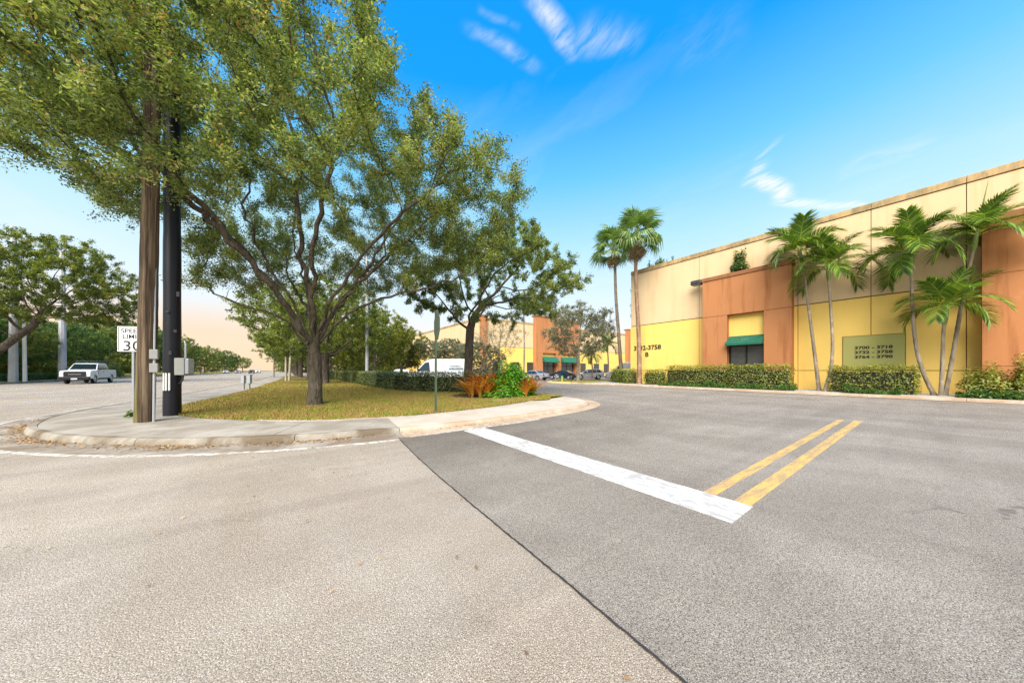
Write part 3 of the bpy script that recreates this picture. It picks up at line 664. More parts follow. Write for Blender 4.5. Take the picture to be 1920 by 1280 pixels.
def wood(pos, par, rad, flare=1.0, min_r=0.0):
    V = []; Fq = []; fr = [None] * len(pos)
    for i in range(len(pos)):
        if par[i] < 0: fr[i] = np.array([1.0, 0, 0]); continue
        p = par[i]; t = pos[i] - pos[p]; t /= np.linalg.norm(t) + 1e-9
        u = fr[p] - t * (fr[p] @ t); l = np.linalg.norm(u)
        if l < 1e-3: u = np.cross(t, [0, 1, 0.3]); l = np.linalg.norm(u)
        u /= l; fr[i] = u
        if rad[i] < min_r: continue
        v = np.cross(t, u); n = 12 if rad[i] > 0.09 else 7 if rad[i] > 0.035 else 4 if rad[i] > 0.012 else 3
        r0 = min(rad[p], rad[i] * 1.18); r1 = rad[i]; b = len(V)
        if p < 4 and i == p + 1: r0 = rad[p]
        a = np.arange(n) * 2*np.pi / n; ring = np.cos(a)[:, None]*u + np.sin(a)[:, None]*v
        back = -t * r0 * 0.35
        V.extend((pos[p] + back + ring*r0).tolist()); V.extend((pos[i] + ring*r1).tolist())
        for k in range(n): Fq.append((b + k, b + (k+1) % n, b + n + (k+1) % n, b + n + k))
    return np.array(V), np.array(Fq)
def dome(n, cx, cy, z0, z1, rad, zw, hollow=0.5, lean=(0, 0), r=rng, lump=0.22, skirt=0.55):
    """points in a spreading crown: widest at height zw; denser towards its outside; lumpy outline"""
    out = []; ph = r.uniform(0, 6.28, 8)
    while len(out) < n:
        q = r.uniform(-1, 1, 3); z = z0 + (z1 - z0) * (q[2] + 1) / 2
        k = (z - zw) / (z1 - zw) if z > zw else (zw - z) / (zw - z0) 
        prof = math.sqrt(max(0, 1 - k**2)) if z > zw else 1 - (1 - skirt) * k
        an = math.atan2(q[1], q[0]); hz = (z - z0) / (z1 - z0)
        prof *= 1 + lump * (0.5*math.sin(3*an + ph[0] + 5*hz) + 0.35*math.sin(5*an + ph[1] - 7*hz) + 0.3*math.sin(2*an + ph[2]) + 0.25*math.sin(11*hz + ph[3] + 2*an))
        rr = math.hypot(q[0], q[1]) * 1.25
        if rr > prof: continue
        u = rr / max(prof, .01); uz = abs(hz - .35) / .65
        if max(u, uz if z > zw else 0) < hollow and r.uniform() > 0.12: continue
        out.append((cx + q[0]*rad*1.25 + lean[0]*hz, cy + q[1]*rad*1.25 + lean[1]*hz, z))
    return np.array(out)
def tree_meshes(name, attr, trunk, r_base, step, infl, kill, n_leaf, leaf, spread, thr, r_tip=0.006, twigs=0, tvar=0.25, up=0.5, seed=1, trop=(0, 0, 0.05), min_r=0.0, bare=0.0, clear=None, gaps=-1.0):
    r = np.random.default_rng(seed)
    pos, par = grow(attr, trunk, step, infl, kill, r=r, trop=trop)
    rad, tip = radii(par, r_tip, r_base)
    for i in range(4): rad[i] *= 1 + 0.42 * math.exp(-i * 1.0)
    WV, WF = wood(pos, par, rad, min_r=min_r)
    thin = np.where(rad < thr)[0]
    if clear is not None:                                               # few leaves grow in the shaded heart of the crown
        q = (pos[thin] - np.array(clear[0])) / np.array(clear[1]); thin = thin[((q**2).sum(1) > 1) | (r.uniform(0, 1, len(thin)) < clear[2])]
    q = pos[thin]; lump = np.sin(1.7*q[:, 0] + 0.9*q[:, 2] + seed) * np.sin(1.8*q[:, 1] - 0.7*q[:, 2] + 2*seed) + 0.6*np.sin(2.3*q[:, 2] + 1.1*q[:, 0] + 3*seed)
    thin = thin[lump + r.normal(0, 0.3, len(thin)) > gaps]                  # leaves gather in clumps with gaps between
    if bare: thin = thin[r.uniform(0, 1, len(thin)) > bare]
    # twigs fan out from thin branches and carry the leaves
    nt = max(1, twigs); src = np.repeat(thin, nt); dirs = pos[src] - pos[par[src]]
    dirs /= np.linalg.norm(dirs, axis=1)[:, None] + 1e-9
    dirs = dirs * 0.7 + r.normal(0, 0.62, dirs.shape); dirs[:, 2] += 0.10; dirs /= np.linalg.norm(dirs, axis=1)[:, None]
    ln = r.uniform(0.35, 1.0, len(src)) * spread
    per = max(1, int(n_leaf / len(src)))
    tt = r.uniform(0.15, 1.05, (len(src), per)); P = pos[src][:, None, :] + dirs[:, None, :] * (ln[:, None] * tt)[:, :, None]
    P = (P + r.normal(0, spread * 0.13, P.shape)).reshape(-1, 3)
    cl = np.repeat(np.clip(r.normal(0.5, 0.16, len(src)), 0, 1), per)      # each twig has its own shade of leaf
    LV, LF, LT = leaves(P, leaf, up, tint=cl, tvar=tvar, r=r)
    if twigs:
        a = pos[src]; b = a + dirs * ln[:, None]; u = np.cross(dirs, [0.3, 0.2, 1.0]); u /= np.linalg.norm(u, axis=1)[:, None]; v = np.cross(dirs, u); q = 0.0045
        TV = np.stack([a + u*q, a - u*q*0.5 + v*q*0.87, a - u*q*0.5 - v*q*0.87, b], 1).reshape(-1, 3)
        k = np.arange(len(src))[:, None] * 4 + len(WV)
        TF = np.concatenate([np.c_[k+0, k+1, k+3, k+3], np.c_[k+1, k+2, k+3, k+3], np.c_[k+2, k+0, k+3, k+3]])
        tw = fast_mesh(name + '_twigs', TV, np.concatenate([np.arange(len(src))[:, None]*4 + np.array([[0, 1, 3]]), np.arange(len(src))[:, None]*4 + np.array([[1, 2, 3]]), np.arange(len(src))[:, None]*4 + np.array([[2, 0, 3]])]))
    else: tw = None
    wm = fast_mesh(name + '_wood', WV, WF); wm.polygons.foreach_set('use_smooth', [True] * len(wm.polygons))
    return wm, fast_mesh(name + '_leaves', LV, LF, LT), tw
def put_tree(name, label, ms, bark, leafm, loc=(0, 0, 0), rz=0, sc_=1.0, group=None):
    t = thing(name, label, 'tree', loc, rz, group)
    if not hasattr(sc_, '__len__'): sc_ = (sc_, sc_, sc_)
    t.scale = sc_
    def part(nm, me, m):
        o = bpy.data.objects.new(nm, me); COL.objects.link(o); o.parent = t
        if not me.materials: me.materials.append(None)
        o.material_slots[0].link = 'OBJECT'; o.material_slots[0].material = m; return o
    part('trunk', ms[0], bark); part('crown', ms[1], leafm)
    if ms[2]: part('twigs', ms[2], bark)['kind'] = 'stuff'
    return t

# ------------------------------------------------------------------ the big oak on the lawn
OX, OY = 0.81, 13.96
r0 = np.random.default_rng(11)
cR = Vector((CA, -SA)); cF = Vector((SA, CA))          # picture-right and away from the camera, on the ground
def rel(a, b): v = cR * a + cF * b; return (v.x, v.y)
at1 = dome(1500, 0, 0, 5.0, 14.6, 8.1, 8.0, 0.62, rel(-2.2, 0), r0, 0.20, 0.72)
at2 = dome(420, *rel(-4.2, -1.6), 6.6, 13.6, 5.2, 9.6, 0.45, (0, 0), r0, 0.2, 0.7)
at3 = dome(340, *rel(6.1, 0.6), 4.6, 9.6, 3.3, 7.0, 0.4, (0, 0), r0, 0.2, 0.7)
at4 = dome(300, *rel(-2.4, -4.2), 7.0, 12.0, 3.2, 9.0, 0.2, (0, 0), r0, 0.2, 0.7)
at5 = dome(800, 0, 0, 4.1, 7.2, 7.4, 5.6, 0.42, (0, 0), r0, 0.22, 0.8)
ra5 = at5[:, 0]*CA - at5[:, 1]*SA; fa5 = at5[:, 0]*SA + at5[:, 1]*CA
at5 = at5[(fa5 > -1.3) & (ra5 > -7.0)]
at6 = dome(520, *rel(-0.6, -0.6), 8.6, 15.0, 5.6, 11.0, 0.25, (0, 0), r0, 0.15, 0.8)
oak_at = np.concatenate([at1, at2, at3, at4, at5, at6])
xc = oak_at[:, 0]*CA - oak_at[:, 1]*SA + (OX*CA - OY*SA); zc = oak_at[:, 0]*SA + oak_at[:, 1]*CA + (OX*SA + OY*CA)
px_ = CX + F*xc/np.maximum(zc, .5); py_ = HY - F*(oak_at[:, 2] - H)/np.maximum(zc, .5)
lim = np.interp(py_, [-400, 0, 60, 150, 210, 260, 330, 420, 520, 560], [700, 712, 715, 745, 838, 940, 995, 985, 940, 860])   # how far the crown reaches towards the building
low = np.interp(px_, [-400, 0, 80, 200, 330, 360, 700, 900], [250, 275, 350, 405, 430, 545, 560, 510])          # underside of the crown
low = np.where(zc < 10.6, np.minimum(low, np.interp(px_, [330, 420, 800, 1000], [430, 365, 345, 330])), low)   # its near rim hangs higher, so the limbs show beneath
oak_at = oak_at[(px_ < lim) & (zc > 3.6) & (py_ < low)]
def limb_tree(stem, limbs, step, r):
    """trunk and main limbs as one chain of nodes: limbs are lists of (right, away, height) and leave the stem at its node nearest to their first point"""
    pos = [np.array(p, float) for p in stem]; par = list(range(-1, len(stem) - 1)); ns = len(stem)
    for k, (start, lb) in enumerate(limbs):
        prev = start; pts = [pos[start]] + [np.array((*rel(a, b), c)) for a, b, c in lb]
        for a, b in zip(pts, pts[1:]):
            n = max(1, int(np.linalg.norm(b - a) / step))
            for j in range(1, n + 1):
                q = a + (b - a) * j / n + (r.normal(0, 0.055, 3) if j < n else 0); par.append(prev); pos.append(q); prev = len(pos) - 1
    return pos, par
stem = [(0, 0, 0.0), (0.0, 0.0, 0.3), (0.02, 0, 0.6), (0.03, 0.02, 0.95), (0.02, 0.03, 1.3), (0.0, 0.03, 1.65), (0.0, 0.03, 2.0), (0.0, 0.02, 2.3), (0.02, 0.0, 2.6), (0.03, 0.0, 2.95), (0.0, 0.02, 3.3)]
limbs = [(6, [(-0.55, -0.15, 3.0), (-1.25, -0.3, 4.3), (-2.3, -0.5, 5.8), (-3.8, -0.8, 7.2), (-5.4, -1.2, 9.0)]),
         (5, [(-0.45, 0.15, 2.4), (-1.2, 0.4, 3.2), (-2.4, 0.6, 3.75), (-3.6, 0.6, 4.1), (-5.2, 0.4, 4.9)]),
         (7, [(-0.5, 0.5, 3.3), (-1.2, 1.3, 4.9), (-2.4, 2.3, 7.0)]),
         (6, [(-0.35, -0.1, 3.0), (-0.9, -0.2, 4.3), (-1.9, -0.2, 5.9), (-2.9, 0.1, 7.8)]),
         (9, [(-0.15, 0.0, 4.2), (-0.35, -0.2, 6.0), (-0.6, -0.1, 7.6), (-0.8, 0.2, 9.6)]),
         (8, [(0.2, -0.4, 3.7), (0.45, -0.9, 5.4), (1.3, -1.4, 7.4), (1.9, -1.8, 8.9)]),
         (7, [(0.4, 0.2, 3.2), (1.0, 0.4, 4.3), (2.2, 0.6, 5.6), (4.2, 0.5, 7.4)]),
         (6, [(0.5, -0.1, 2.7), (1.4, -0.2, 3.5), (2.6, -0.1, 4.1), (4.2, 0.0, 4.5), (6.2, 0.2, 5.2)]),
         (6, [(0.35, -0.3, 2.9), (1.0, -0.6, 4.0), (1.9, -0.8, 5.0), (3.2, -1.0, 6.4), (4.6, -1.0, 7.6)]),
         (8, [(0.3, 0.9, 3.9), (0.6, 2.4, 5.5), (0.9, 4.4, 7.4)]),
         (7, [(-0.3, -0.8, 3.4), (-1.1, -2.0, 5.2), (-2.2, -3.6, 7.6)]),
         (8, [(0.4, 0.5, 3.7), (1.2, 1.4, 5.5), (2.0, 2.4, 7.9)]),
         (6, [(-0.45, 0.6, 2.9), (-1.6, 2.0, 4.1), (-3.4, 3.4, 5.8)])]
oak = tree_meshes('oak', oak_at, limb_tree(stem, limbs, 0.34, r0), 0.225, 0.34, 14.0, 0.58, 620000, 0.042, 0.72, 0.034, 0.0095, twigs=3, tvar=0.34, up=0.35, seed=3, trop=(0, 0, 0.10), clear=((*rel(0.3, -0.6), 5.4), (4.8, 4.8, 2.8), 0.5), gaps=-0.6)
put_tree('oak_tree', 'large spreading live oak with many limbs, standing on the lawn beside the street poles', oak, M['bark'], M['leaf_oak'], (OX, OY, 0.10))
# ------------------------------------------------------------------ the other trees
ORD = ('first', 'second', 'third', 'fourth', 'fifth', 'sixth', 'seventh', 'eighth', 'ninth', 'tenth')
def straight(h, n=6, lean=(0, 0)): return [(lean[0]*(i/n)**1.5, lean[1]*(i/n)**1.5, h*i/n) for i in range(n + 1)]
# the oak over the orange plants
r1 = np.random.default_rng(21); T2 = D(877, 18.4)
c2 = rel(1.9, 0.0)
a2 = np.concatenate([dome(520, c2[0], c2[1], 4.3, 9.6, 4.5, 6.4, 0.45, rel(0.9, 0), r1, 0.25, 0.75), dome(90, *rel(3.6, 0.3), 7.5, 10.9, 1.6, 8.6, 0.2, (0, 0), r1, 0.3, 0.5), dome(120, *rel(-2.4, 0.5), 4.6, 8.2, 2.0, 6.4, 0.3, (0, 0), r1, 0.3, 0.6)])
t2m = tree_meshes('oak_b', a2, straight(3.9, 9, rel(0.15, 0)), 0.25, 0.32, 12, 0.6, 120000, 0.052, 0.58, 0.034, 0.009, twigs=2, seed=5, up=0.35)
put_tree('oak_tree', 'smaller live oak with a dark trunk rising behind the orange strap-leaved plants', t2m, M['bark_dark'], M['leaf_oak'], (T2.x, T2.y, 0.05))
# generic crowns reused further away
ra = np.random.default_rng(31)
TA = tree_meshes('street_oak', dome(1000, 0, 0, 2.7, 10.5, 5.8, 5.6, 0.45, (0, 0), ra, 0.3, 0.75), straight(2.4, 6, (0.1, 0)), 0.30, 0.36, 12, 0.55, 60000, 0.095, 0.8, 0.024, 0.008, seed=7, min_r=0.0085)
TB = tree_meshes('round_tree', dome(800, 0, 0, 2.4, 9.5, 4.5, 5.4, 0.4, (0.4, 0), ra, 0.32, 0.7), straight(2.3, 6, (-0.1, 0.1)), 0.22, 0.36, 12, 0.5, 50000, 0.09, 0.75, 0.022, 0.008, seed=8, min_r=0.0085)
TC = tree_meshes('sparse_tree', dome(560, 0, 0, 2.6, 8.0, 4.1, 5.0, 0.3, (0, 0), ra, 0.25, 0.55), straight(1.5, 4), 0.17, 0.32, 12, 0.42, 44000, 0.065, 0.6, 0.02, 0.009, twigs=2, seed=9, trop=(0, 0, 0.12))
TE = tree_meshes('bare_tree', dome(420, 0, 0, 2.4, 7.0, 3.4, 5.0, 0.2, (0, 0), ra, 0.35, 0.3), straight(1.7, 4), 0.13, 0.30, 12, 0.42, 9000, 0.05, 0.5, 0.02, 0.008, twigs=2, seed=10, trop=(0, 0, 0.12))
TF = tree_meshes('dense_tree', dome(900, 0, 0, 0.5, 10.0, 4.9, 5.0, 0.35, (0, 0), ra, 0.25, 0.85), straight(1.2, 4), 0.22, 0.4, 12, 0.6, 60000, 0.11, 0.9, 0.03, 0.009, seed=12, min_r=0.0095)
GR = 'oaks in a row along the street lawn'
for (x, y, rz, s_, lab) in ((2.9, 35.0, 1.1, 1.02, 'street oak standing next behind the large oak on the lawn'), (2.4, 51, 2.3, 1.12, 'second street oak behind the large oak, past the thin wooden poles'), (1.8, 70, 0.4, 1.15, 'third street oak behind the large oak along the lawn'), (1.6, 92, 3.6, 1.2, 'fourth street oak behind the large oak along the lawn')):
    put_tree('oak_tree', lab, TA, M['bark_dark'], M['leaf_far'], (x, y, 0.05), rz, s_, GR)
for (x, y, rz, s_) in ((1.5, 118, 0.1, 1.2), (1.5, 150, 1.2, 1.25), (1.5, 190, 2.3, 1.3), (1.5, 240, 3.4, 1.35)):
    put_tree('street_tree', ORD[int(rz) % 10] + ' distant street tree beyond the oaks at the end of the lawn', TB, M['bark_dark'], M['leaf_far'], (x, y, 0.0), rz, s_, 'distant street trees')
p = D(705, 40); put_tree('tree', 'yellow-green leafy tree beside the concrete light pole', TB, M['bark_pale'], M['leaf_yellow'], p, 0.7, (1.0, 1.0, 1.0))
p = D(752, 46); put_tree('tree', 'olive-green tree with a pale forked trunk behind the hedge, left of the van', TB, M['bark_pale'], M['leaf_yellow'], p, 2.7, (0.95, 0.95, 0.88))
p = D(620, 62); put_tree('tree', 'yellow-green tree glimpsed behind the large oak trunk', TB, M['bark_pale'], M['leaf_yellow'], p, 4.1, 1.1)
for (px, dd, s_, lab) in ((800, 47, 0.78, 'grey-leaved tree above the roof of the white cargo van'), (848, 45, 0.78, 'grey-leaved tree between the van and the dark oak trunk'), (900, 36, 0.62, 'grey-green tree with a brown trunk close behind the dark oak')):
    p = D(px, dd); put_tree('tree', lab, TB, M['bark_pale'], M['leaf_grey'], p, px * 0.1, (s_, s_, s_*0.82))
p = D(936, 37); put_tree('tree', 'nearly bare pale tree in front of the far yellow warehouse', TE, M['bark_pale'], M['leaf_grey'], p, 0.6, 1.05)
p = D(1084, 36.0, 0.12); put_tree('tree', 'sparse grey-green tree on the kerbed peninsula with the hydrant', TC, M['bark_pale'], M['leaf_grey'], p, 1.9, (1.10, 1.10, 1.14))
p = D(836, 115); put_tree('tree', 'dark green tree top showing over the far warehouse roof', TF, M['bark_dark'], M['leaf_green'], p, 0, 1.4)
p = D(1236, 52); put_tree('tree', 'tree crown peeping over the warehouse corner behind the fan palms', TB, M['bark_dark'], M['leaf_green'], p, 0, (0.95, 0.95, 2.15))
for k, (px, dd, s_) in enumerate(((648, 75, 0.9), (668, 85, 1.0), (715, 80, 0.95), (745, 95, 1.05), (770, 110, 0.9), (590, 130, 1.2), (540, 160, 1.1), (690, 120, 1.3), (735, 130, 1.2))):
    p = D(px, dd); put_tree('tree', (('dark green' if k % 2 else 'olive') + ' leafy tree in the dense row beyond the parking lot, ' + ('closely behind' if dd < 100 else 'far behind') + ' the hedge'), TF, M['bark_dark'], M['leaf_green'] if k % 2 else M['leaf_far'], p, k * 1.3, s_, 'dark trees beyond the parking lot')
# far side of the street: a leaning tree over the road
rl = np.random.default_rng(41); b0 = D(-52, 31); b1 = D(92, 33.5) - b0
TL = tree_meshes('leaning_tree', np.concatenate([dome(1000, b1.x*0.9, b1.y*0.9, 6.6, 16.4, 6.6, 10.0, 0.4, (0, 0), rl, 0.28, 0.7), dome(120, b1.x*1.5, b1.y*1.5, 6.4, 10.5, 3.0, 8.4, 0.3, (0, 0), rl, 0.3, 0.6)]),
    [(0, 0, 0), (0.1, 0, 0.7), (0.3, 0, 1.4), (0.6, 0.0, 2.1), (1.0, 0.0, 2.8), (1.5, 0.05, 3.5), (2.0, 0.1, 4.2), (2.5, 0.1, 4.9), (3.0, 0.15, 5.6), (3.5, 0.2, 6.2)], 0.33, 0.4, 12, 0.55, 120000, 0.095, 0.9, 0.03, 0.008, seed=14, min_r=0.0085, gaps=-2)
put_tree('street_tree', 'big tree with a leaning trunk arching over the road beside the twin grey pole', TL, M['bark_dark'], M['leaf_far'], (b0.x, b0.y, 0.08))
k = 0
for i_, y in enumerate((46, 58, 64, 70, 77, 85, 93)):
    k += 1; put_tree('street_tree', ORD[i_] + ' tree in the shady row across the street, counted from the leaning tree', (TA, TB)[k % 2], M['bark_dark'], M['leaf_far'] if k % 3 else M['leaf_green'], (-30.5 - (k % 3) * 2.0, y, 0.08), k * 2.1, 0.95 + 0.1 * (k % 3), 'row of trees across the street')
for i_, y in enumerate((38, 47, 55, 61, 67, 74, 82, 91, 100)):
    k += 1; put_tree('street_tree', ORD[i_] + ' dense dark tree at the back across the street, counted up the street', TF, M['bark_dark'], M['leaf_green'] if k % 2 else M['leaf_far'], (-39 - (k % 2) * 4, y + 4, 0.08), k * 1.7, 1.05 + 0.1 * (k % 2), 'dense trees at the back across the street')
for i_, (y, s_) in enumerate(((108, 1.3), (118, 1.4), (130, 1.45), (146, 1.4), (166, 1.3), (188, 1.2), (215, 1.35), (250, 1.4), (290, 1.2), (340, 1.3))):
    k += 1; put_tree('street_tree', ORD[i_] + ' rounded tree along the far stretch of the street, beyond the pickup', TF if k % 2 else TB, M['bark_dark'], M['leaf_far'] if k % 3 else M['leaf_green'], (-31 - (k % 2) * 3, y, 0.08), k, s_, 'distant trees beside the far street')

# ------------------------------------------------------------------ hedges and shrubs
def leaf_block(c, half, rz, n, size, r, rough=0.06, inner=0.55, tint=None):
    """leaf points spread through the outer layer of a clipped block"""
    q = r.uniform(-1, 1, (int(n*1.6), 3)); m = np.abs(q).max(1) > inner; q = q[m][:n]
    out = np.sign(q) * (np.abs(q) > inner)
    bump = 1 + 0.5*rough*(np.sin(q[:, :1]*half[0]*3.1) + np.sin(q[:, :1]*half[0]*7.3 + 1))
    P = q * np.array(half) * np.c_[np.ones(len(q)), bump, np.where(q[:, 2:] > 0, bump, 1)] + r.normal(0, rough*0.6, q.shape)
    ca, sa = math.cos(rz), math.sin(rz); Rm = np.array([[ca, sa, 0], [-sa, ca, 0], [0, 0, 1]])
    return P @ Rm + np.array(c), out @ Rm
def hedge(name, label, cat, pts, width, z0, z1, n_per_m, size, mat, seed, group=None):
    """clipped hedge along a line of points; leaves plus a twiggy core"""
    r = np.random.default_rng(seed); t = thing(name, label, cat, (pts[0][0], pts[0][1], z0), 0, group)
    Vs, Fs, Ts = [], [], []; core = MB(); off = 0
    for a, b in zip(pts, pts[1:]):
        a, b = Vector(a[:2]), Vector(b[:2]); L = (b - a).length; rz = math.atan2(b.y - a.y, b.x - a.x); m = (a + b) / 2
        P, o_ = leaf_block((m.x, m.y, (z0+z1)/2), (L/2 + 0.05, width/2, (z1-z0)/2), rz, int(n_per_m * L), size, r)
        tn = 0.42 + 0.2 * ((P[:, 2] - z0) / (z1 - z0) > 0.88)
        V, F_, T = leaves(P, size, 0.2, o_ * 1.2, 0.5, tint=tn, tvar=0.3, r=r)
        Vs.append(V); Fs.append(F_ + off); Ts.append(T); off += len(V)
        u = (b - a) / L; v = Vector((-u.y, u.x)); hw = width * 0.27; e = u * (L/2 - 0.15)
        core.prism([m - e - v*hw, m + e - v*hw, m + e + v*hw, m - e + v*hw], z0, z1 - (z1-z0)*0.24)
    o = core.build('stems', M['twig'], t)  # solid dark block standing in for the hedge's shaded interior
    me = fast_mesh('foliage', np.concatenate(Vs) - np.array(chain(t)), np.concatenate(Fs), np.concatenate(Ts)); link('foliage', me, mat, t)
    return t
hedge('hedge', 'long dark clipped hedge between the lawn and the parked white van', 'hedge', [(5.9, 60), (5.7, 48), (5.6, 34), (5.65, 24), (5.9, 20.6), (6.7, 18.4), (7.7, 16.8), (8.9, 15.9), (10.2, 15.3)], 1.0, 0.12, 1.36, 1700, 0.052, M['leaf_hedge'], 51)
HX = 27.2
def hseg(px0, px1, x=HX): return [(x, YonX(px0, x)), (x, YonX(px1, x))]
HG = 'clipped hedges in front of the warehouse'
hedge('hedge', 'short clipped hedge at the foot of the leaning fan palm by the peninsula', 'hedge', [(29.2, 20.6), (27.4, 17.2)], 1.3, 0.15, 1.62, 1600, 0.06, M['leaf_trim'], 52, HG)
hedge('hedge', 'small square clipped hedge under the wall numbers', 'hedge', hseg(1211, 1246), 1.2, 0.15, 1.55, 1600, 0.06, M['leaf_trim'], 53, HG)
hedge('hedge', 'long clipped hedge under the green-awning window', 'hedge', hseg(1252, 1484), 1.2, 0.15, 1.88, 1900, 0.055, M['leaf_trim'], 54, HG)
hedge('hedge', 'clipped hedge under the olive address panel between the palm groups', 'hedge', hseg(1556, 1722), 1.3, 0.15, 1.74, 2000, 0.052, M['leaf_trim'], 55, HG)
def mound(name, label, cat, c, rad, n, size, mat, seed, group=None, low=0.0):
    r = np.random.default_rng(seed); q = r.normal(0, 1, (n, 3)); q /= np.linalg.norm(q, axis=1)[:, None]; q[:, 2] = np.abs(q[:, 2])
    k = r.uniform(0.55, 1.05, n) * (1 + 0.16*np.sin(q[:, 0]*7 + seed) + 0.16*np.sin(q[:, 1]*8 + 2*seed) + 0.12*np.sin(q[:, 2]*9))
    P = q * k[:, None] * np.array(rad); P[:, 2] += low
    t = thing(name, label, cat, c, 0, group)
    V, F_, T = leaves(P, size, 0.5, q * 1.0, 0.45, tvar=0.45, r=r); link('foliage', fast_mesh('foliage', V, F_, T), mat, t)
    mb = MB()
    for i in range(9):
        a = i * 2.4; e = (math.cos(a)*rad[0]*0.55, math.sin(a)*rad[1]*0.55, rad[2]*0.75 + low); mb.tube([(0, 0, 0.0), (e[0]*0.5, e[1]*0.5, e[2]*0.6), e], [0.018, 0.013, 0.006], 5)
    mb.build('stems', M['twig'], t, local=True); return t
def strip_cover(label, px0, px1, x0, x1, n, seed):
    r = np.random.default_rng(seed); ya, yb = YonX(px0, x0), YonX(px1, x0); lo, hi = min(ya, yb), max(ya, yb)
    y = r.uniform(lo, hi, n); x = r.uniform(x0, x1, n); e = np.minimum(np.minimum(x - x0, x1 - x), 0.25) / 0.25
    hm = (0.22 + 0.10*np.sin(y*2.7) + 0.08*np.sin(y*6.1 + x*3)) * (0.45 + 0.55*e)
    P = np.c_[x + r.normal(0, .05, n), y, 0.16 + hm * r.uniform(0.2, 1.25, n)]
    V, F_, T = leaves(P, 0.06, 0.6, None, 0.35, tvar=0.4, r=r)
    tag(link('ground_cover', fast_mesh('ground_cover', V, F_, T), M['leaf_cover']), label, 'ground cover', kind='stuff')
strip_cover('low green ground cover edging the long hedge under the awning window', 1234, 1490, 25.7, 26.6, 14000, 61)
strip_cover('low green ground cover edging the hedge below the address panel', 1580, 1690, 25.75, 26.55, 5000, 62)
strip_cover('low green ground cover along the bed beside the terracotta bay', 1795, 1990, 25.75, 27.3, 9000, 63)
y = YonX(1852, 27.0); mound('shrub', 'leafy olive shrub standing before the edge of the right terracotta bay', 'shrub', (27.0, y, 0.15), (0.75, 0.75, 1.05), 3400, 0.06, M['leaf_trim'], 64, low=0.35)
y = YonX(1936, 26.9); mound('shrub', 'bright green shrub against the terracotta wall', 'shrub', (26.9, y, 0.15), (0.62, 0.62, 1.35), 3400, 0.06, M['leaf_trim'], 65, low=0.4)
c = D(957, 15.6); mound('shrub', 'bright lime-green bush growing among the orange plants', 'shrub', (c.x, c.y, 0.13), (0.98, 0.9, 1.42), 8500, 0.08, M['leaf_lime'], 66)
c = D(938, 15.0); mound('shrub', 'low spreading green plant at the foot of the lime-green bush', 'shrub', (c.x, c.y, 0.13), (0.95, 0.75, 0.75), 3600, 0.075, M['leaf_lime'], 67)
for k, (px, dd) in enumerate(((60, 52), (90, 46), (165, 55), (205, 58), (225, 62), (130, 50))):
    c = D(px, dd); c.x = min(c.x, -29); mound('shrub', (('yellow-green' if k % 2 else 'olive') + ' shrub in the undergrowth across the street behind the ' + ('broad grey pole' if px < 100 else 'pickup')), 'shrub', (c.x, c.y, 0.1), (2.2, 2.2, 2.6), 5000, 0.11, M['leaf_yellow'] if k % 2 else M['leaf_far'], 70 + k, 'undergrowth shrubs across the street')
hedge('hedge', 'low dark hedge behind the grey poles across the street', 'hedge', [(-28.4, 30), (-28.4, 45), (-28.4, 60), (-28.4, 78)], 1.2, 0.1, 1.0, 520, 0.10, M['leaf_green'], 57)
# bromeliad clump: each plant a rosette of strap leaves
def strap(L, droop, wid, seed):
    mb = MB(); n = 7; V = []; r = random.Random(seed); T = []
    for i in range(n + 1):
        t = i / n; x = L * (0.28*t + 0.5*t*t*droop); z = L * (t - 0.42*droop*t*t); w_ = wid * (0.55 + 0.9*t*(1-t)*2.0) * (1 - t**5)
        V += [(x, -w_, z + 0.25*w_), (x + 0.01, 0, z), (x, w_, z + 0.25*w_)]; T += [1 - t*0.7 + r.uniform(-.1, .1)] * 3
    Fq = [(3*i + k, 3*i + k + 1, 3*i + k + 4, 3*i + k + 3) for i in range(n) for k in (0, 1)]
    return fast_mesh('strap_leaf', V, Fq, np.clip(T, 0, 1))
straps = []
for k in range(6):
    me = strap(0.9 + 0.10*k, 0.25 + 0.17*k, 0.045 + 0.005*k, k); me.materials.append(M['brom'])
    at = me.attributes['tint']; v = np.zeros(len(me.vertices), np.float32); at.data.foreach_get('value', v); at.data.foreach_set('value', np.clip(v*0.75 + (k - 2.5)*0.11, 0, 1).astype(np.float32)); straps.append(me)
rb = random.Random(5)
for (px, dd, s_) in ((880, 15.6, 0.7), (886, 15.0, 0.85), (895, 15.8, 0.9), (900, 14.7, 0.8), (907, 15.3, 0.95), (915, 14.6, 0.75), (920, 15.6, 1.0), (928, 14.9, 0.85), (897, 16.5, 1.05), (912, 16.6, 1.1), (926, 16.4, 1.05), (884, 16.6, 0.9), (980, 15.9, 0.9), (986, 15.1, 0.8), (993, 15.6, 0.85), (979, 16.6, 1.0), (1000, 15.9, 0.7), (991, 16.5, 0.85)):
    c = D(px, dd); t = thing('bromeliad', ('orange strap-leaved bromeliad on the ' + ('hedge side' if px < 950 else 'driveway side') + ' of the lime-green bush'), 'plant', (c.x, c.y, 0.14), rb.uniform(0, 6), 'orange bromeliads in the mulch bed'); t.scale = (s_*1.22, s_*1.22, s_*1.3)
    for k in range(26):
        o = link('leaf', straps[k % 6], None, t); o.rotation_euler = (rb.uniform(-.1, .1), rb.uniform(-.25, .3) - (0.12 if k % 6 < 2 else 0), k*2.399 + rb.uniform(-.2, .2)); q = rb.uniform(0.75, 1.1); o.scale = (q, q, q)
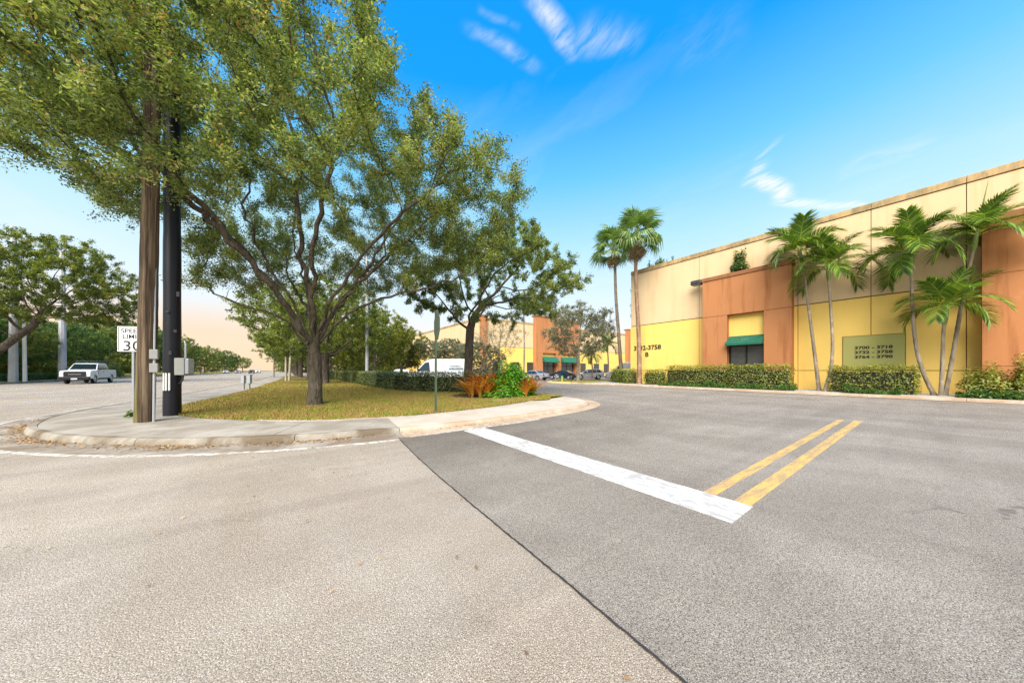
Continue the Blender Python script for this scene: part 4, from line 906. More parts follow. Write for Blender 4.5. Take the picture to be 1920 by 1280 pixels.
# ------------------------------------------------------------------ warehouse on the right
BT, DV, LJ = 11.75, 6.02, 1.44                 # parapet top, colour divide, low joint
YC = YonX(1183, WX); YJ = [YonX(p, WX) for p in (1311, 1496, 1633, 1812)]
wh = thing('warehouse', 'yellow and tan stucco warehouse with terracotta bays behind the palms', 'building', (WX + 20, 3, 0))
BS = -14.0
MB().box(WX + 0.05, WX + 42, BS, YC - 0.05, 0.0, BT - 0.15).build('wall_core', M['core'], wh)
rf = MB().box(WX + 0.3, WX + 41.8, BS + 0.2, YC - 0.3, BT - 0.14, BT - 0.10).build('roof', M['roof'], wh)
cols = [YC] + YJ + [-8.0, BS]
g_ = 0.016
def panels(root, cols, zrows, plane, axis, th=0.12):
    for a, b in zip(cols, cols[1:]):
        for (z0, z1, m) in zrows:
            lo, hi = min(a, b) + g_, max(a, b) - g_
            mb = MB()
            if axis == 'x': mb.box(plane, plane + th, lo, hi, z0, z1)
            else: mb.box(lo, hi, plane - th, plane, z0, z1)
            mb.build('wall_panel', m, root, bevel=0.008, seg=1)
rows = [(0.05, LJ - 0.02, M['stucco_yellow']), (LJ + 0.02, DV - 0.035, M['stucco_yellow']), (DV + 0.035, BT - 0.42, M['stucco_tan'])]
panels(wh, cols, rows, WX, 'x')
ncols = [WX + 0.14] + [WX + x for x in (7, 14, 21, 28, 35, 42)]
panels(wh, ncols, rows, YC, 'y')
for a, b in zip(cols, cols[1:]): MB().box(WX - 0.05, WX + 0.35, min(a, b) + 0.006, max(a, b) - 0.006, BT - 0.38, BT).build('parapet_cap', M['stucco_cap'], wh, bevel=0.02)
for a, b in zip(ncols, ncols[1:]): MB().box(a + 0.25, b + 0.24, YC - 0.3, YC + 0.05, BT - 0.38, BT).build('parapet_cap', M['stucco_cap'], wh, bevel=0.02)
MB().box(WX - 0.03, WX + 0.0, YC - 0.10, YC + 0.02, 0.05, 5.9).build('corner_trim', M['stucco_yellow'], wh)
# terracotta entry bay with niche, window and awning
PX_ = WX - 0.8; EH = 9.15
y1, y0 = YonX(1317, PX_), YonX(1484, PX_)
ny1, ny0 = YonX(1363, PX_), YonX(1432, PX_); NT_ = 5.85
t_or = M['stucco_orange']
bay = MB().box(PX_ + 0.05, WX - 0.01, y0 + 0.02, ny0 - 0.0, 0.05, NT_ - 0.012).box(PX_ + 0.05, WX - 0.01, ny1, y1 - 0.02, 0.05, NT_ - 0.012).box(PX_ + 0.05, WX + 0.3, y0 + 0.02, y1 - 0.02, NT_ + 0.012, EH - 0.3).build('entry_bay', t_or, wh)
for (a, b, z0, z1) in ((y0, ny0, 0.05, LJ + 0.2), (y0, ny0, LJ + 0.23, NT_ - 0.012), (ny1, y1, 0.05, LJ + 0.2), (ny1, y1, LJ + 0.23, NT_ - 0.012), (y0, y1, NT_ + 0.012, EH - 0.32)):
    MB().box(PX_, PX_ + 0.1, a, b, z0, z1).build('bay_panel', t_or, bay, bevel=0.008, seg=1)
MB().box(PX_ - 0.06, WX + 0.2, y0 - 0.06, y1 + 0.06, EH - 0.3, EH).build('bay_cap', M['cap_orange'], bay, bevel=0.02)
WT, WB = 3.45, 0.75
MB().box(WX - 0.36, WX - 0.30, ny0 + 0.003, ny1 - 0.003, WT, NT_ - 0.014).build('niche_panel', M['stucco_yellow'], bay)
MB().box(WX - 0.36, WX - 0.30, ny0 + 0.003, ny1 - 0.003, 0.06, WB).build('niche_panel', M['stucco_yellow'], bay)
win = MB().box(WX - 0.42, WX - 0.30, ny0 + 0.05, ny0 + 0.13, WB + 0.005, WT - 0.005).box(WX - 0.42, WX - 0.30, ny1 - 0.13, ny1 - 0.05, WB + 0.005, WT - 0.005).box(WX - 0.42, WX - 0.30, ny0 + 0.131, ny1 - 0.131, WT - 0.09, WT - 0.005).box(WX - 0.42, WX - 0.30, ny0 + 0.131, ny1 - 0.131, WB + 0.005, WB + 0.09).box(WX - 0.43, WX - 0.30, (ny0 + ny1)/2 - 0.05, (ny0 + ny1)/2 + 0.05, WB + 0.1, WT - 0.1).build('window', M['frame_black'], wh)
for a, b in ((ny0 + 0.131, (ny0 + ny1)/2 - 0.051), ((ny0 + ny1)/2 + 0.051, ny1 - 0.131)): MB().box(WX - 0.37, WX - 0.35, a, b, WB + 0.091, WT - 0.091).build('pane', M['glass'], win)
def awning(root, x0, depth_, a, b, zt, zb, axis='x', local=False):
    """sloping canvas with a short hanging valance"""
    prof = [(0.0, zt), (-depth_, zb + 0.16), (-depth_, zb), (-depth_ + 0.02, zb), (-depth_ + 0.02, zb + 0.145), (0.0, zt - 0.02)]
    mb = MB(); n = len(prof)
    for e in (a, b): mb.v += [(x0 + o, e, z) if axis == 'x' else (e, x0 + o, z) for o, z in prof]
    mb.f = [tuple(range(n)), tuple(range(n, 2*n))[::-1]] + [(i, n + i, n + (i+1) % n, (i+1) % n) for i in range(n)]
    o = mb.build('awning', M['awning'], root)
    for e in (a, b):
        q = 0.01 if e == a else -0.01; m2 = MB(); pr = [(0.0, zt - 0.01), (-depth_ + 0.01, zb + 0.14), (-depth_ + 0.01, zb + 0.01), (0.0, zb + 0.10)]
        m2.v = [(x0 + o_, e + s_, z) if axis == 'x' else (e + s_, x0 + o_, z) for s_ in (q*0.3, q) for o_, z in pr]; m2.f = [(0, 1, 2, 3), (7, 6, 5, 4)] + [(i, 4 + i, 4 + (i+1) % 4, (i+1) % 4) for i in range(4)]; m2.build('awning_side', M['awning'], o)
    fr = MB()
    if axis == 'x': fr.tube([(x0 - depth_ + 0.03, a, zb + 0.03), (x0 - depth_ + 0.03, b, zb + 0.03)], 0.02, 6)
    else: fr.tube([(a, x0 - depth_ + 0.03, zb + 0.03), (b, x0 - depth_ + 0.03, zb + 0.03)], 0.02, 6)
    fr.build('awning_frame', M['galv'], o); return o
aw = awning(wh, WX - 0.30, 1.0, ny0 + 0.02, ny1 - 0.02, 4.20, 3.38)
mk = MB()                                          # a small pale mark on the canvas, too blurred to read
for dy, h_ in ((0.16, 0.10), (0.0, 0.16), (-0.16, 0.12)):
    c_ = Vector((WX - 0.30 - 0.55, (ny0 + ny1)/2 + dy, 3.83)); e_ = Vector((0.84, 0, 0.55)).normalized() * h_; mk.tube([c_ - e_, c_ + e_ + Vector((0, -0.05, 0))], 0.018, 4)
mk.build('awning_mark', M['grey_box'], aw)
# right terracotta bay
z0b = YonX(1841, PX_)
bay2 = MB().box(PX_ + 0.05, WX + 0.3, BS, z0b - 0.02, 0.05, EH - 0.32).build('terracotta_bay', t_or, wh)
for (z0, z1) in ((0.05, LJ + 0.2), (LJ + 0.22, NT_ + 0.35), (NT_ + 0.372, EH - 0.34)):
    for (a, b) in ((z0b, -8.2), (-8.2, BS)): MB().box(PX_, PX_ + 0.1, b + g_, a - (g_ if a != z0b else 0), z0, z1).build('bay_panel', t_or, bay2, bevel=0.008, seg=1)
MB().box(PX_ - 0.06, WX + 0.2, BS, z0b + 0.06, EH - 0.32, EH + 0.02).build('bay_cap', M['cap_orange'], bay2, bevel=0.02)
# olive address panel
sy1, sy0 = YonX(1581, WX), YonX(1697, WX)
sg = thing('address_panel', 'olive painted address panel with three rows of black numbers on the yellow wall', 'sign', (WX, (sy0 + sy1)/2, 2.5))
MB().box(WX - 0.03, WX - 0.004, sy0, sy1, 1.50, 3.60).build('panel', M['olive'], sg)
MB().box(WX - 0.035, WX - 0.004, sy0 - 0.03, sy0 - 0.002, 1.5, 3.63).box(WX - 0.035, WX - 0.004, sy1 + 0.002, sy1 + 0.03, 1.5, 3.63).box(WX - 0.035, WX - 0.004, sy0 - 0.001, sy1 + 0.001, 3.602, 3.63).build('frame', M['core'], sg)  # dark strips painted as the shadow lines of a recessed panel
yc_ = YonX(1637, WX)
for k, s_ in enumerate(('3700 - 3718', '3732 - 3758', '3764 - 3790')):
    me = text_mesh(s_, 0.25, 0.006, 1.25, 0.010); place_text(me, (WX - 0.036, yc_, 2.86 - k * 0.29), (0, -1, 0), (0, 0, 1), chain(sg)); link('number_row', me, M['black_letter'], sg)
# numbers on the corner wall
yn = YonX(1213, WX)
ln = thing('wall_number', 'black building number with a letter below it on the corner wall', 'sign', (WX, yn, 3.4))
for s_, z, q in (('3732-3758', 3.70, 0.62), ('B', 3.02, 0.62)):
    me = text_mesh(s_, q, 0.012, 1.08, 0.016); place_text(me, (WX - 0.018, yn, z), (0, -1, 0), (0, 0, 1), chain(ln)); link('lettering', me, M['black_letter'], ln)
# flood light beside the bay
fy = YonX(1306, WX - 0.7)
fl = thing('flood_light', 'brown shoebox flood light beside the top of the terracotta bay', 'light', (WX, fy, 9.0))
MB().box(WX - 0.95, WX - 0.35, fy - 0.42, fy + 0.42, 8.76, 9.16).build('housing', M['dark_metal'], fl, bevel=0.10, seg=3)
MB().tube([(WX - 0.36, fy, 8.95), (WX - 0.02, fy, 8.95)], 0.06, 8).build('arm', M['dark_metal'], fl)
MB().box(WX - 0.9, WX - 0.4, fy - 0.34, fy + 0.34, 8.745, 8.763).build('lens', M['grey_box'], fl)
# plants rooted on the ledges
yp = YonX(1386, PX_ + 0.3)
mound('ledge_plant', 'leafy sapling sprouting from the top of the terracotta entry bay', 'plant', (PX_ + 0.35, yp, EH - 0.1), (0.45, 0.55, 1.35), 1500, 0.085, M['leaf_green'], 81, low=0.25)
yp = YonX(1885, WX - 0.1); mound('ledge_plant', 'tiny weed sprouting above the right terracotta bay', 'plant', (WX - 0.25, yp, EH + 0.0), (0.16, 0.16, 0.32), 60, 0.05, M['leaf_yellow'], 82, low=0.1)

# ------------------------------------------------------------------ far warehouse across the parking lot
BY = 49.0; BX0, BX1 = XonY(900, BY), 80.0; FT = 11.3
fw = thing('warehouse', 'far yellow and tan warehouse with terracotta towers and green awnings behind the parked cars', 'building', (50, 70, 0))
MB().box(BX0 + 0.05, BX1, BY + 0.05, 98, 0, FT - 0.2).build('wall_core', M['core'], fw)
MB().box(BX0 + 0.3, BX1 - 0.2, BY + 0.3, 97.8, FT - 0.19, FT - 0.15).build('roof', M['roof'], fw)
T0, T1 = XonY(1005, BY - 0.9), XonY(1064, BY - 0.9)
fc = [BX0, XonY(951, BY), T0, T1, XonY(1100, BY), XonY(1138, BY), 73.0, BX1]
frow = [(0.05, DV - 0.04, M['stucco_yellow']), (DV + 0.04, FT - 0.4, M['stucco_tan'])]
for a, b in zip(fc, fc[1:]):
    for z0, z1, m in frow: MB().box(a + 0.02, b - 0.02, BY, BY + 0.12, z0, z1).build('wall_panel', m, fw)
    MB().box(a + 0.005, b - 0.005, BY - 0.06, BY + 0.3, FT - 0.36, FT).build('parapet_cap', M['stucco_cap'], fw)
for a, b in ((BY + 0.14, 58), (58, 67), (67, 76), (76, 85), (85, 98)):
    for z0, z1, m in frow: MB().box(BX0, BX0 + 0.12, a + 0.02, b - 0.02, z0, z1).build('wall_panel', m, fw)
    MB().box(BX0 - 0.06, BX0 + 0.3, a + 0.17, b + 0.16, FT - 0.36, FT).build('parapet_cap', M['stucco_cap'], fw)
def tower(x0, x1, h, opens):
    """terracotta front with doorways left open between its piers"""
    P0 = BY - 0.9; mb = MB(); e = [x0] + [q for o in opens for q in o] + [x1]
    for i in range(0, len(e), 2): mb.box(e[i], e[i+1], P0, BY - 0.01, 0.05, 5.1)
    mb.box(x0, x1, P0, BY - 0.01, 5.12, h - 0.3)
    t = mb.build('tower', t_or, fw); MB().box(x0 - 0.08, x1 + 0.08, P0 - 0.08, BY + 0.4, h - 0.3, h).build('tower_cap', M['cap_orange'], t)
    for a, b in opens:
        MB().box(a + 0.01, b - 0.01, BY - 0.34, BY - 0.28, 3.5, 5.1).build('niche_panel', M['stucco_yellow'], t)
        dr = MB().box(a + 0.01, b - 0.01, BY - 0.32, BY - 0.28, 0.06, 3.48).build('glass_door', M['glass'], t)
        MB().box((a+b)/2 - 0.06, (a+b)/2 + 0.06, BY - 0.36, BY - 0.325, 0.06, 3.46).box(a + 0.02, b - 0.02, BY - 0.36, BY - 0.325, 2.4, 2.5).build('door_frame', M['frame_black'], dr)
        awning(fw, BY - 0.9, 1.1, a - 0.15, b + 0.15, 4.35, 3.1, 'y')
    return t
q0, q1, q2, q3 = [XonY(p_, BY - 0.9) for p_ in (1018, 1043, 1052.5, 1079)]
tower(T0, q3 + 1.2, 12.9, [(q0, q1), (q2, q3)])
tower(74.0, 79.0, 12.6, [])
tower(BX0 - 0.1, BX0 + 1.1, 11.6, [])
for p0_, p1_ in ((956.5, 973.5), (988, 1003), (1088, 1098), (1113, 1123), (1132, 1141)):
    a, b = XonY(p0_, BY), XonY(p1_, BY); f_ = MB().box(a, b, BY - 0.05, BY - 0.003, 0.9, 3.1).build('window', M['frame_black'], fw)
    for u_, v_ in ((a + 0.07, (a+b)/2 - 0.04), ((a+b)/2 + 0.04, b - 0.07)): MB().box(u_, v_, BY - 0.06, BY - 0.052, 0.97, 3.03).build('pane', M['glass'], f_)
a, b = XonY(922, BY), XonY(934, BY); dr = MB().box(a, b, BY - 0.05, BY - 0.003, 0.06, 3.0).build('door', M['frame_black'], fw)
MB().box(a - 0.25, a - 0.02, BY - 0.30, BY - 0.003, 0.06, 3.3).box(b + 0.02, b + 0.9, BY - 0.30, BY - 0.003, 0.06, 3.3).box(a - 0.3, b + 0.95, BY - 0.5, BY - 0.003, 3.31, 3.7).build('door_surround', M['stucco_tan'], dr)
# ------------------------------------------------------------------ palms
def frond_mesh(L, arch, seed, n=46, lw=0.028, ll=0.78, droop=0.42):
    r = np.random.default_rng(seed); V = []; Q = []; T = []
    def pt(t): return np.array([L*(t - 0.22*arch*t**3), 0, L*(0.50*t - 0.70*arch*t*t)])
    m = 10
    for i in range(m + 1):
        c = pt(i/m); w_ = 0.028*(1 - 0.8*i/m); V += [c + (0, -w_, 0), c + (0, 0, w_), c + (0, w_, 0), c + (0, 0, -w_*0.6)]; T += [0.9]*4
    for i in range(m):
        for k in range(4): Q.append((4*i + k, 4*i + (k+1) % 4, 4*i + 4 + (k+1) % 4, 4*i + 4 + k))
    for i in range(n):
        t = 0.14 + 0.86*i/(n-1); c = pt(t); tg = pt(min(t+.02, 1.02)) - pt(t-.02); tg /= np.linalg.norm(tg); up = np.array([-tg[2], 0, tg[0]])
        l = ll*(0.55 + 0.75*math.sin(math.pi*min(1, 0.12 + t*0.86)))*r.uniform(0.85, 1.1)
        for sd in (-1, 1):
            dv = tg*(0.55 + 0.35*t) + np.array([0, sd, 0])*(1.0 - 0.35*t) + up*r.uniform(0.15, 0.45); dv /= np.linalg.norm(dv)
            wv = np.cross(dv, up*0.6 + np.array([0, 0, .5])); wv /= np.linalg.norm(wv); w_ = lw*r.uniform(.8, 1.2); b = len(V)
            mid = c + dv*l*0.5; end = c + dv*l*0.95 + np.array([0, 0, -droop*l*r.uniform(.5, 1.0)])
            tv = np.clip(0.45 + 0.22*r.normal(), 0, 1)
            V += [c - wv*w_*0.5, c + wv*w_*0.5, mid + wv*w_ + (0, 0, -0.04), mid - wv*w_ + (0, 0, -0.04), end]; T += [tv]*5
            Q.append((b, b+1, b+2, b+3)); Q.append((b+3, b+2, b+4, b+4))
    Q4 = [q if q[2] != q[3] else q for q in Q]
    me = bpy.data.meshes.new('frond'); me.from_pydata([tuple(v) for v in V], [], [q if q[2] != q[3] else q[:3] for q in Q4]); me.update()
    at = me.attributes.new('tint', 'FLOAT', 'POINT'); at.data.foreach_set('value', np.array(T, np.float32)); me.materials.append(M['frond']); return me
fronds = [frond_mesh(2.2, 0.55, 1), frond_mesh(2.5, 0.9, 2), frond_mesh(2.5, 1.15, 3), frond_mesh(2.4, 1.4, 4), frond_mesh(2.1, 0.3, 5)]
def feather_palm(label, path, r0_, r1_, nf, scale=1.0, spear=0.0, seed=0, group='feather palms in front of the warehouse wall'):
    """path: points of the trunk from the ground to the crown"""
    base = Vector(path[0]); t = thing('palm_tree', label, 'palm', base, 0, group)
    P = Path3(path); n = 40; mb = MB()
    pts = [P(i/n) for i in range(n + 1)]; rad = [(r0_ + (r1_ - r0_)*(i/n)**0.6) * (1.0 + (0.10 if i % 2 else 0)) * (1.35 if i == 0 else 1.12 if i == 1 else 1) for i in range(n + 1)]
    mb.tube(pts, rad, 10).build('trunk', M['palm_bark'], t, smooth=True)
    top = pts[-1]; ax = (pts[-1] - pts[-3]).normalized()
    MB().tube([top - ax*0.05, top + ax*0.25, top + ax*0.75, top + ax*1.0], [r1_*1.2, r1_*1.7, r1_*1.2, r1_*0.6], 10).build('crownshaft', M['crownshaft'], t, smooth=True)
    r = random.Random(seed); c = top + ax*0.95 - base
    for k in range(nf):
        u = k / max(1, nf - 1); o = link('frond', fronds[min(3, int(u*4))] if k else fronds[4], None, t); o.location = c - Vector((0, 0, 0.25*u))
        o.rotation_euler = (r.uniform(-.25, .25), -0.80 + 0.80*u + r.uniform(-.1, .1), k*2.399 + seed + r.uniform(-.3, .3)); q = scale*r.uniform(0.9, 1.08); o.scale = (q, q, q)
    if spear:
        MB().tube([top + ax*0.9, top + ax*(0.9 + spear*0.5), top + ax*(0.9 + spear)], [0.05, 0.04, 0.006], 6).build('spear_leaf', M['crownshaft'], t, smooth=True)
    return t
def Path3(pts):
    P = [Vector(p_) for p_ in pts]; s_ = [0]
    for a, b in zip(P, P[1:]): s_.append(s_[-1] + (b - a).length)
    def f(t):
        d_ = t*s_[-1]; i = max(k for k in range(len(s_)) if s_[k] <= d_ + 1e-9); i = min(i, len(P) - 2); u = (d_ - s_[i])/(s_[i+1] - s_[i])
        p0, p1, p2, p3 = P[max(i-1, 0)], P[i], P[i+1], P[min(i+2, len(P)-1)]
        return 0.5*((2*p1) + (p2-p0)*u + (2*p0-5*p1+4*p2-p3)*u*u + (3*p1-p0-3*p2+p3)*u**3)
    return f
def trunk_px(pts, X):
    """trunk points from photo columns and rows, all standing in the bed at distance X from the street"""
    out = []
    for px, py in pts:
        y = YonX(px, X); d_ = depth((X, y)); out.append((X, y, ZH(py, d_)))
    out[0] = (out[0][0], out[0][1], 0.12); return out
feather_palm('leaning feather palm left of the pair beside the awning hedge', trunk_px([(1536, 722), (1527, 660), (1518, 590), (1509, 520), (1504, 492)], 27.4), 0.105, 0.065, 14, 1.05, 0, 1)
feather_palm('shorter feather palm right of the pair beside the awning hedge', trunk_px([(1546, 722), (1558, 690), (1561, 640), (1557, 570), (1554, 524)], 27.0), 0.095, 0.065, 14, 0.98, 0, 2)
feather_palm('tall feather palm with its trunk curving left of the triple clump by the address panel', trunk_px([(1752, 728), (1732, 700), (1718, 650), (1711, 580), (1709, 500)], 27.2), 0.095, 0.065, 14, 1.0, 0, 3)
feather_palm('short upright feather palm in the middle of the triple clump', trunk_px([(1764, 729), (1767, 680), (1769, 625), (1771, 606)], 27.0), 0.085, 0.065, 14, 0.88, 0, 4)
feather_palm('right-leaning feather palm of the triple clump with an upright new leaf', trunk_px([(1772, 729), (1784, 680), (1798, 600), (1811, 530), (1824, 470)], 27.4), 0.09, 0.065, 14, 0.92, 2.4, 5)
# fan palms
def fan_mesh(seed, Rl=1.05, n=26, span=R(250), droop=0.5, pet=1.1):
    r = np.random.default_rng(seed); mb = MB(); T = []
    mb.tube([(0, 0, 0), (pet*0.5, 0, 0.10), (pet, 0, 0.06)], [0.03, 0.02, 0.015], 4, False); T += [0.8]*len(mb.v)
    for k in range(n):
        a = -span/2 + span*k/(n-1); l = Rl*(0.72 + 0.28*math.cos(a/2))*r.uniform(.92, 1.05); wd = math.tan(span/n*0.5)
        c = np.array([pet, 0, 0.06]); dv = np.array([math.cos(a), math.sin(a), 0.0]); pv = np.array([-math.sin(a), math.cos(a), 0])
        m1 = c + dv*l*0.55 + (0, 0, -0.06*droop); e = c + dv*l*0.92 + (0, 0, -droop*l*r.uniform(.4, .9)); b = len(mb.v); w_ = wd*l*0.55
        mb.v += [tuple(c), tuple(m1 - pv*w_ + (0, 0, .02)), tuple(m1), tuple(m1 + pv*w_ + (0, 0, .02)), tuple(e)]; mb.f += [(b, b+1, b+2), (b, b+2, b+3), (b+1, b+4, b+2), (b+2, b+4, b+3)]
        T += [float(np.clip(0.5 + 0.2*r.normal(), 0, 1))]*5
    me = mb.mesh('fan_leaf'); at = me.attributes.new('tint', 'FLOAT', 'POINT'); at.data.foreach_set('value', np.array(T, np.float32)); return me
fans = [fan_mesh(1), fan_mesh(2, 1.15, droop=0.7), fan_mesh(3, 1.0, droop=1.0)]; [m_.materials.append(M['frond_fan']) for m_ in fans]
dead = [fan_mesh(4, 0.85, 18, droop=1.3, pet=0.7), fan_mesh(5, 0.8, 16, droop=1.5, pet=0.6)]; [m_.materials.append(M['frond_dead']) for m_ in dead]
def fan_palm(label, path, nf, seed, scale=1.0, mat='palm_bark_red'):
    base = Vector(path[0]); t = thing('palm_tree', label, 'palm', base, 0, 'fan palms at the warehouse corner'); P = Path3(path); n = 30
    pts = [P(i/n) for i in range(n + 1)]; MB().tube(pts, [(0.26 - 0.11*(i/n)**0.5)*(1 + 0.05*(i % 2)) for i in range(n+1)], 10).build('trunk', M[mat], t, smooth=True)
    r = random.Random(seed); c = pts[-1] - base
    for k in range(nf):
        u = k/(nf-1); o = link('fan_leaf', fans[k % 3], None, t); o.location = c + Vector((0, 0, 0.25 - 0.5*u)); o.rotation_euler = (r.uniform(-.5, .5), -1.25 + 1.75*u + r.uniform(-.15, .15), k*2.399 + r.uniform(-.3, .3)); q = scale*r.uniform(.85, 1.1); o.scale = (q,)*3
    for k in range(7):
        o = link('dead_leaf', dead[k % 2], None, t); o.location = c + Vector((0, 0, -0.35 - 0.05*k)); o.rotation_euler = (r.uniform(-.3, .3), 0.95 + r.uniform(-.1, .3), k*2.399); q = scale*r.uniform(.75, 1.0); o.scale = (q,)*3
    return t
def fan_path(pts, d_): return [tuple(D(px, d_)) [:2] + ((0.12 if i == 0 else ZH(py, d_)),) for i, (px, py) in enumerate(pts)]
fan_palm('taller reddish-trunked fan palm at the warehouse corner', fan_path([(1199, 716), (1198, 640), (1194, 560), (1192, 500), (1194, 446)], 29.6), 30, 3, 1.36)
fan_palm('grey-trunked leaning fan palm beside the warehouse corner', fan_path([(1166, 714), (1161, 640), (1155, 560), (1153, 500), (1151, 466)], 36.0), 26, 4, 1.42, 'palm_bark')
# small feather palms by the far warehouse
def simple_palm(label, px, d_, top_y, scale, seed):
    c = D(px, d_); h = ZH(top_y, d_); feather_palm(label, [(c.x, c.y, 0.05), (c.x + 0.1, c.y, h*0.4), (c.x + 0.05, c.y + 0.1, h*0.8)], 0.13, 0.09, 11, scale, 0, seed, 'small palms by the far warehouse')
simple_palm('slim palm standing before the far warehouse wall beside the silver sports utility', 1140, 46, 643, 0.95, 7)
simple_palm('low bushy palm under the windows of the far warehouse', 1110, 45, 668, 0.8, 8)
simple_palm('tall slim palm rising behind the nearly bare tree', 982, 42, 548, 0.95, 9)
# ------------------------------------------------------------------ poles, boxes and signs on the corner
def wobble_tube(path, r0_, r1_, n, seed):
    P = Path3(path); m = 40; r = random.Random(seed)
    return MB().tube([P(i/m) for i in range(m + 1)], [(r0_ + (r1_-r0_)*i/m)*(1 + r.uniform(-.03, .03)) for i in range(m+1)], n)
b = G(270, 791, 0.13); bd = depth(b)
wp = thing('utility_pole', 'weathered mossy brown wooden utility pole beside the speed limit sign', 'pole', (b.x, b.y, 0.10))
tp = D(284, bd, ZH(270, bd)); tp2 = D(288, bd, 10.8)
wobble_tube([(b.x, b.y, 0.05), tuple(b.lerp(tp, 0.35) + Vector((0.02, 0, 0))), tuple(tp), tuple(tp2)], 0.185, 0.135, 20, 3).build('shaft', M['wood_pole'], wp, smooth=True)
rt = Vector((CA, -SA, 0))
cA = b + rt*0.25
MB().tube([(cA.x, cA.y, 0.1), (cA.x + 0.01, cA.y, ZH(672, bd))], 0.028, 8).build('conduit', M['galv'], wp, smooth=True)
MB().tube([(cA.x + 0.01, cA.y, ZH(660, bd)), (cA.x + 0.03, cA.y + .02, 5.0), (cA.x + 0.07, cA.y + .03, 9.0)], 0.022, 8).build('riser', M['galv'], wp, smooth=True)
for (p0, p1) in ((655, 673), (681, 698)):
    z0, z1 = ZH(p1, bd), ZH(p0, bd); c = cA + Vector((0.01, -0.01, 0)); MB().box(c.x - 0.075, c.x + 0.075, c.y - 0.06, c.y + 0.06, z0, z1).build('junction_box', M['grey_box'], wp, bevel=0.012)
for k, z in enumerate((0.9, 1.6, 2.4, 5.2)): MB().tube([(b.x + 0.12, b.y - 0.17, z), (b.x + 0.10, b.y - 0.13, z)], 0.018, 6).build('bolt', M['dark_metal'], wp)

b = G(323, 779, 0.13); bd = depth(b)
bp = thing('utility_pole', 'black coated utility pole with a grey meter box on the lawn corner', 'pole', (b.x, b.y, 0.10))
wobble_tube([(b.x, b.y, 0.05), (b.x, b.y, 6), (b.x, b.y, 11.5)], 0.196, 0.165, 22, 4).build('shaft', M['black_pole'], bp, smooth=True)
nd = Vector((-b.x, -b.y, 0)).normalized()
def on_pole(ang, r_, z): 
    v = Matrix.Rotation(ang, 3, 'Z') @ nd; return b + v*r_ + Vector((0, 0, z - b.z))
for a_ in (-0.95, -0.62, -0.28):
    q0, q1 = on_pole(a_, 0.200, ZH(731, bd)), on_pole(a_, 0.199, ZH(699, bd)); MB().tube([q0, q1], 0.022, 6).build('reflective_strip', M['sign_white'], bp)
for k, (a_, z) in enumerate(((-0.5, 3.1), (0.3, 2.55), (-0.2, 1.9), (0.6, 3.6))):
    q0 = on_pole(a_, 0.196, z); MB().box(q0.x - .03, q0.x + .03, q0.y - .03, q0.y + .03, z, z + 0.05 + 0.03*k).build('tag', M['dark_metal'], bp)
c = b + rt*0.30; z0, z1 = ZH(703, bd), ZH(671, bd)
mbx = MB().box(-0.15, 0.15, -0.10, 0.10, z0, z1).build('meter_box', M['grey_box'], bp, local=True, bevel=0.015); mbx.location = (c - chain(bp)) * 1.0; mbx.location.z = -0.10; mbx.rotation_euler = (0, 0, -A)
o = MB().box(0.155, 0.26, -0.09, 0.09, z0 + 0.03, z1 - 0.02).build('meter_cover', M['galv'], mbx, local=True, bevel=0.02)
MB().tube([(0.02, 0, z0), (0.0, 0, z0 - 0.14), (-0.06, 0, z0 - 0.22), (-0.12, 0, z0 - 0.24)], 0.022, 8).build('elbow_conduit', M['dark_metal'], mbx, local=True, smooth=True)
MB().tube([(0.09, 0, z1), (0.09, 0, z1 + 0.42), (0.06, 0, z1 + 0.5)], 0.025, 8).build('weather_head', M['galv'], mbx, local=True, smooth=True)

b = G(248, 781, 0.12); bd = depth(b)
sp = thing('speed_limit_sign', 'white speed limit 30 sign on a steel post behind the wooden pole', 'sign', (b.x, b.y, 0.10), R(-22))
zt, zb = ZH(612, bd), ZH(659, bd); w2 = 0.33; uz = (zt + zb)/2
MB().tube([(0, 0.04, 0), (0, 0.04, zt - 0.1)], 0.035, 8).build('post', M['galv'], sp, local=True)
MB().box(-w2, w2, -0.006, 0.0, zb - .1, zt - .1).build('plate', M['sign_white'], sp, local=True, bevel=0.002)
bo = MB()
for q in (0.02, ): 
    t_ = 0.014; bo.box(-w2 + q, w2 - q, -0.0085, -0.0065, zt - .1 - q - t_, zt - .1 - q).box(-w2 + q, w2 - q, -0.0085, -0.0065, zb - .1 + q, zb - .1 + q + t_).box(-w2 + q, -w2 + q + t_, -0.0085, -0.0065, zb - .1 + q + t_ + .001, zt - .1 - q - t_ - .001).box(w2 - q - t_, w2 - q, -0.0085, -0.0065, zb - .1 + q + t_ + .001, zt - .1 - q - t_ - .001)
bo.build('border', M['sign_black'], sp, local=True)
for s_, q, z in (('SPEED', 0.17, zt - 0.235), ('LIMIT', 0.17, zt - 0.395), ('30', 0.40, zt - 0.67)):
    me = text_mesh(s_, q, 0.001, 1.1, 0.002); place_text(me, (0, -0.0085, z), (1, 0, 0), (0, 0, 1)); link('lettering', me, M['sign_black'], sp)
mound('weed_tuft', 'tuft of weeds at the foot of the speed limit sign', 'weeds', (b.x + .02, b.y - .12, 0.13), (0.13, 0.13, 0.16), 160, 0.04, M['leaf_green'], 91)

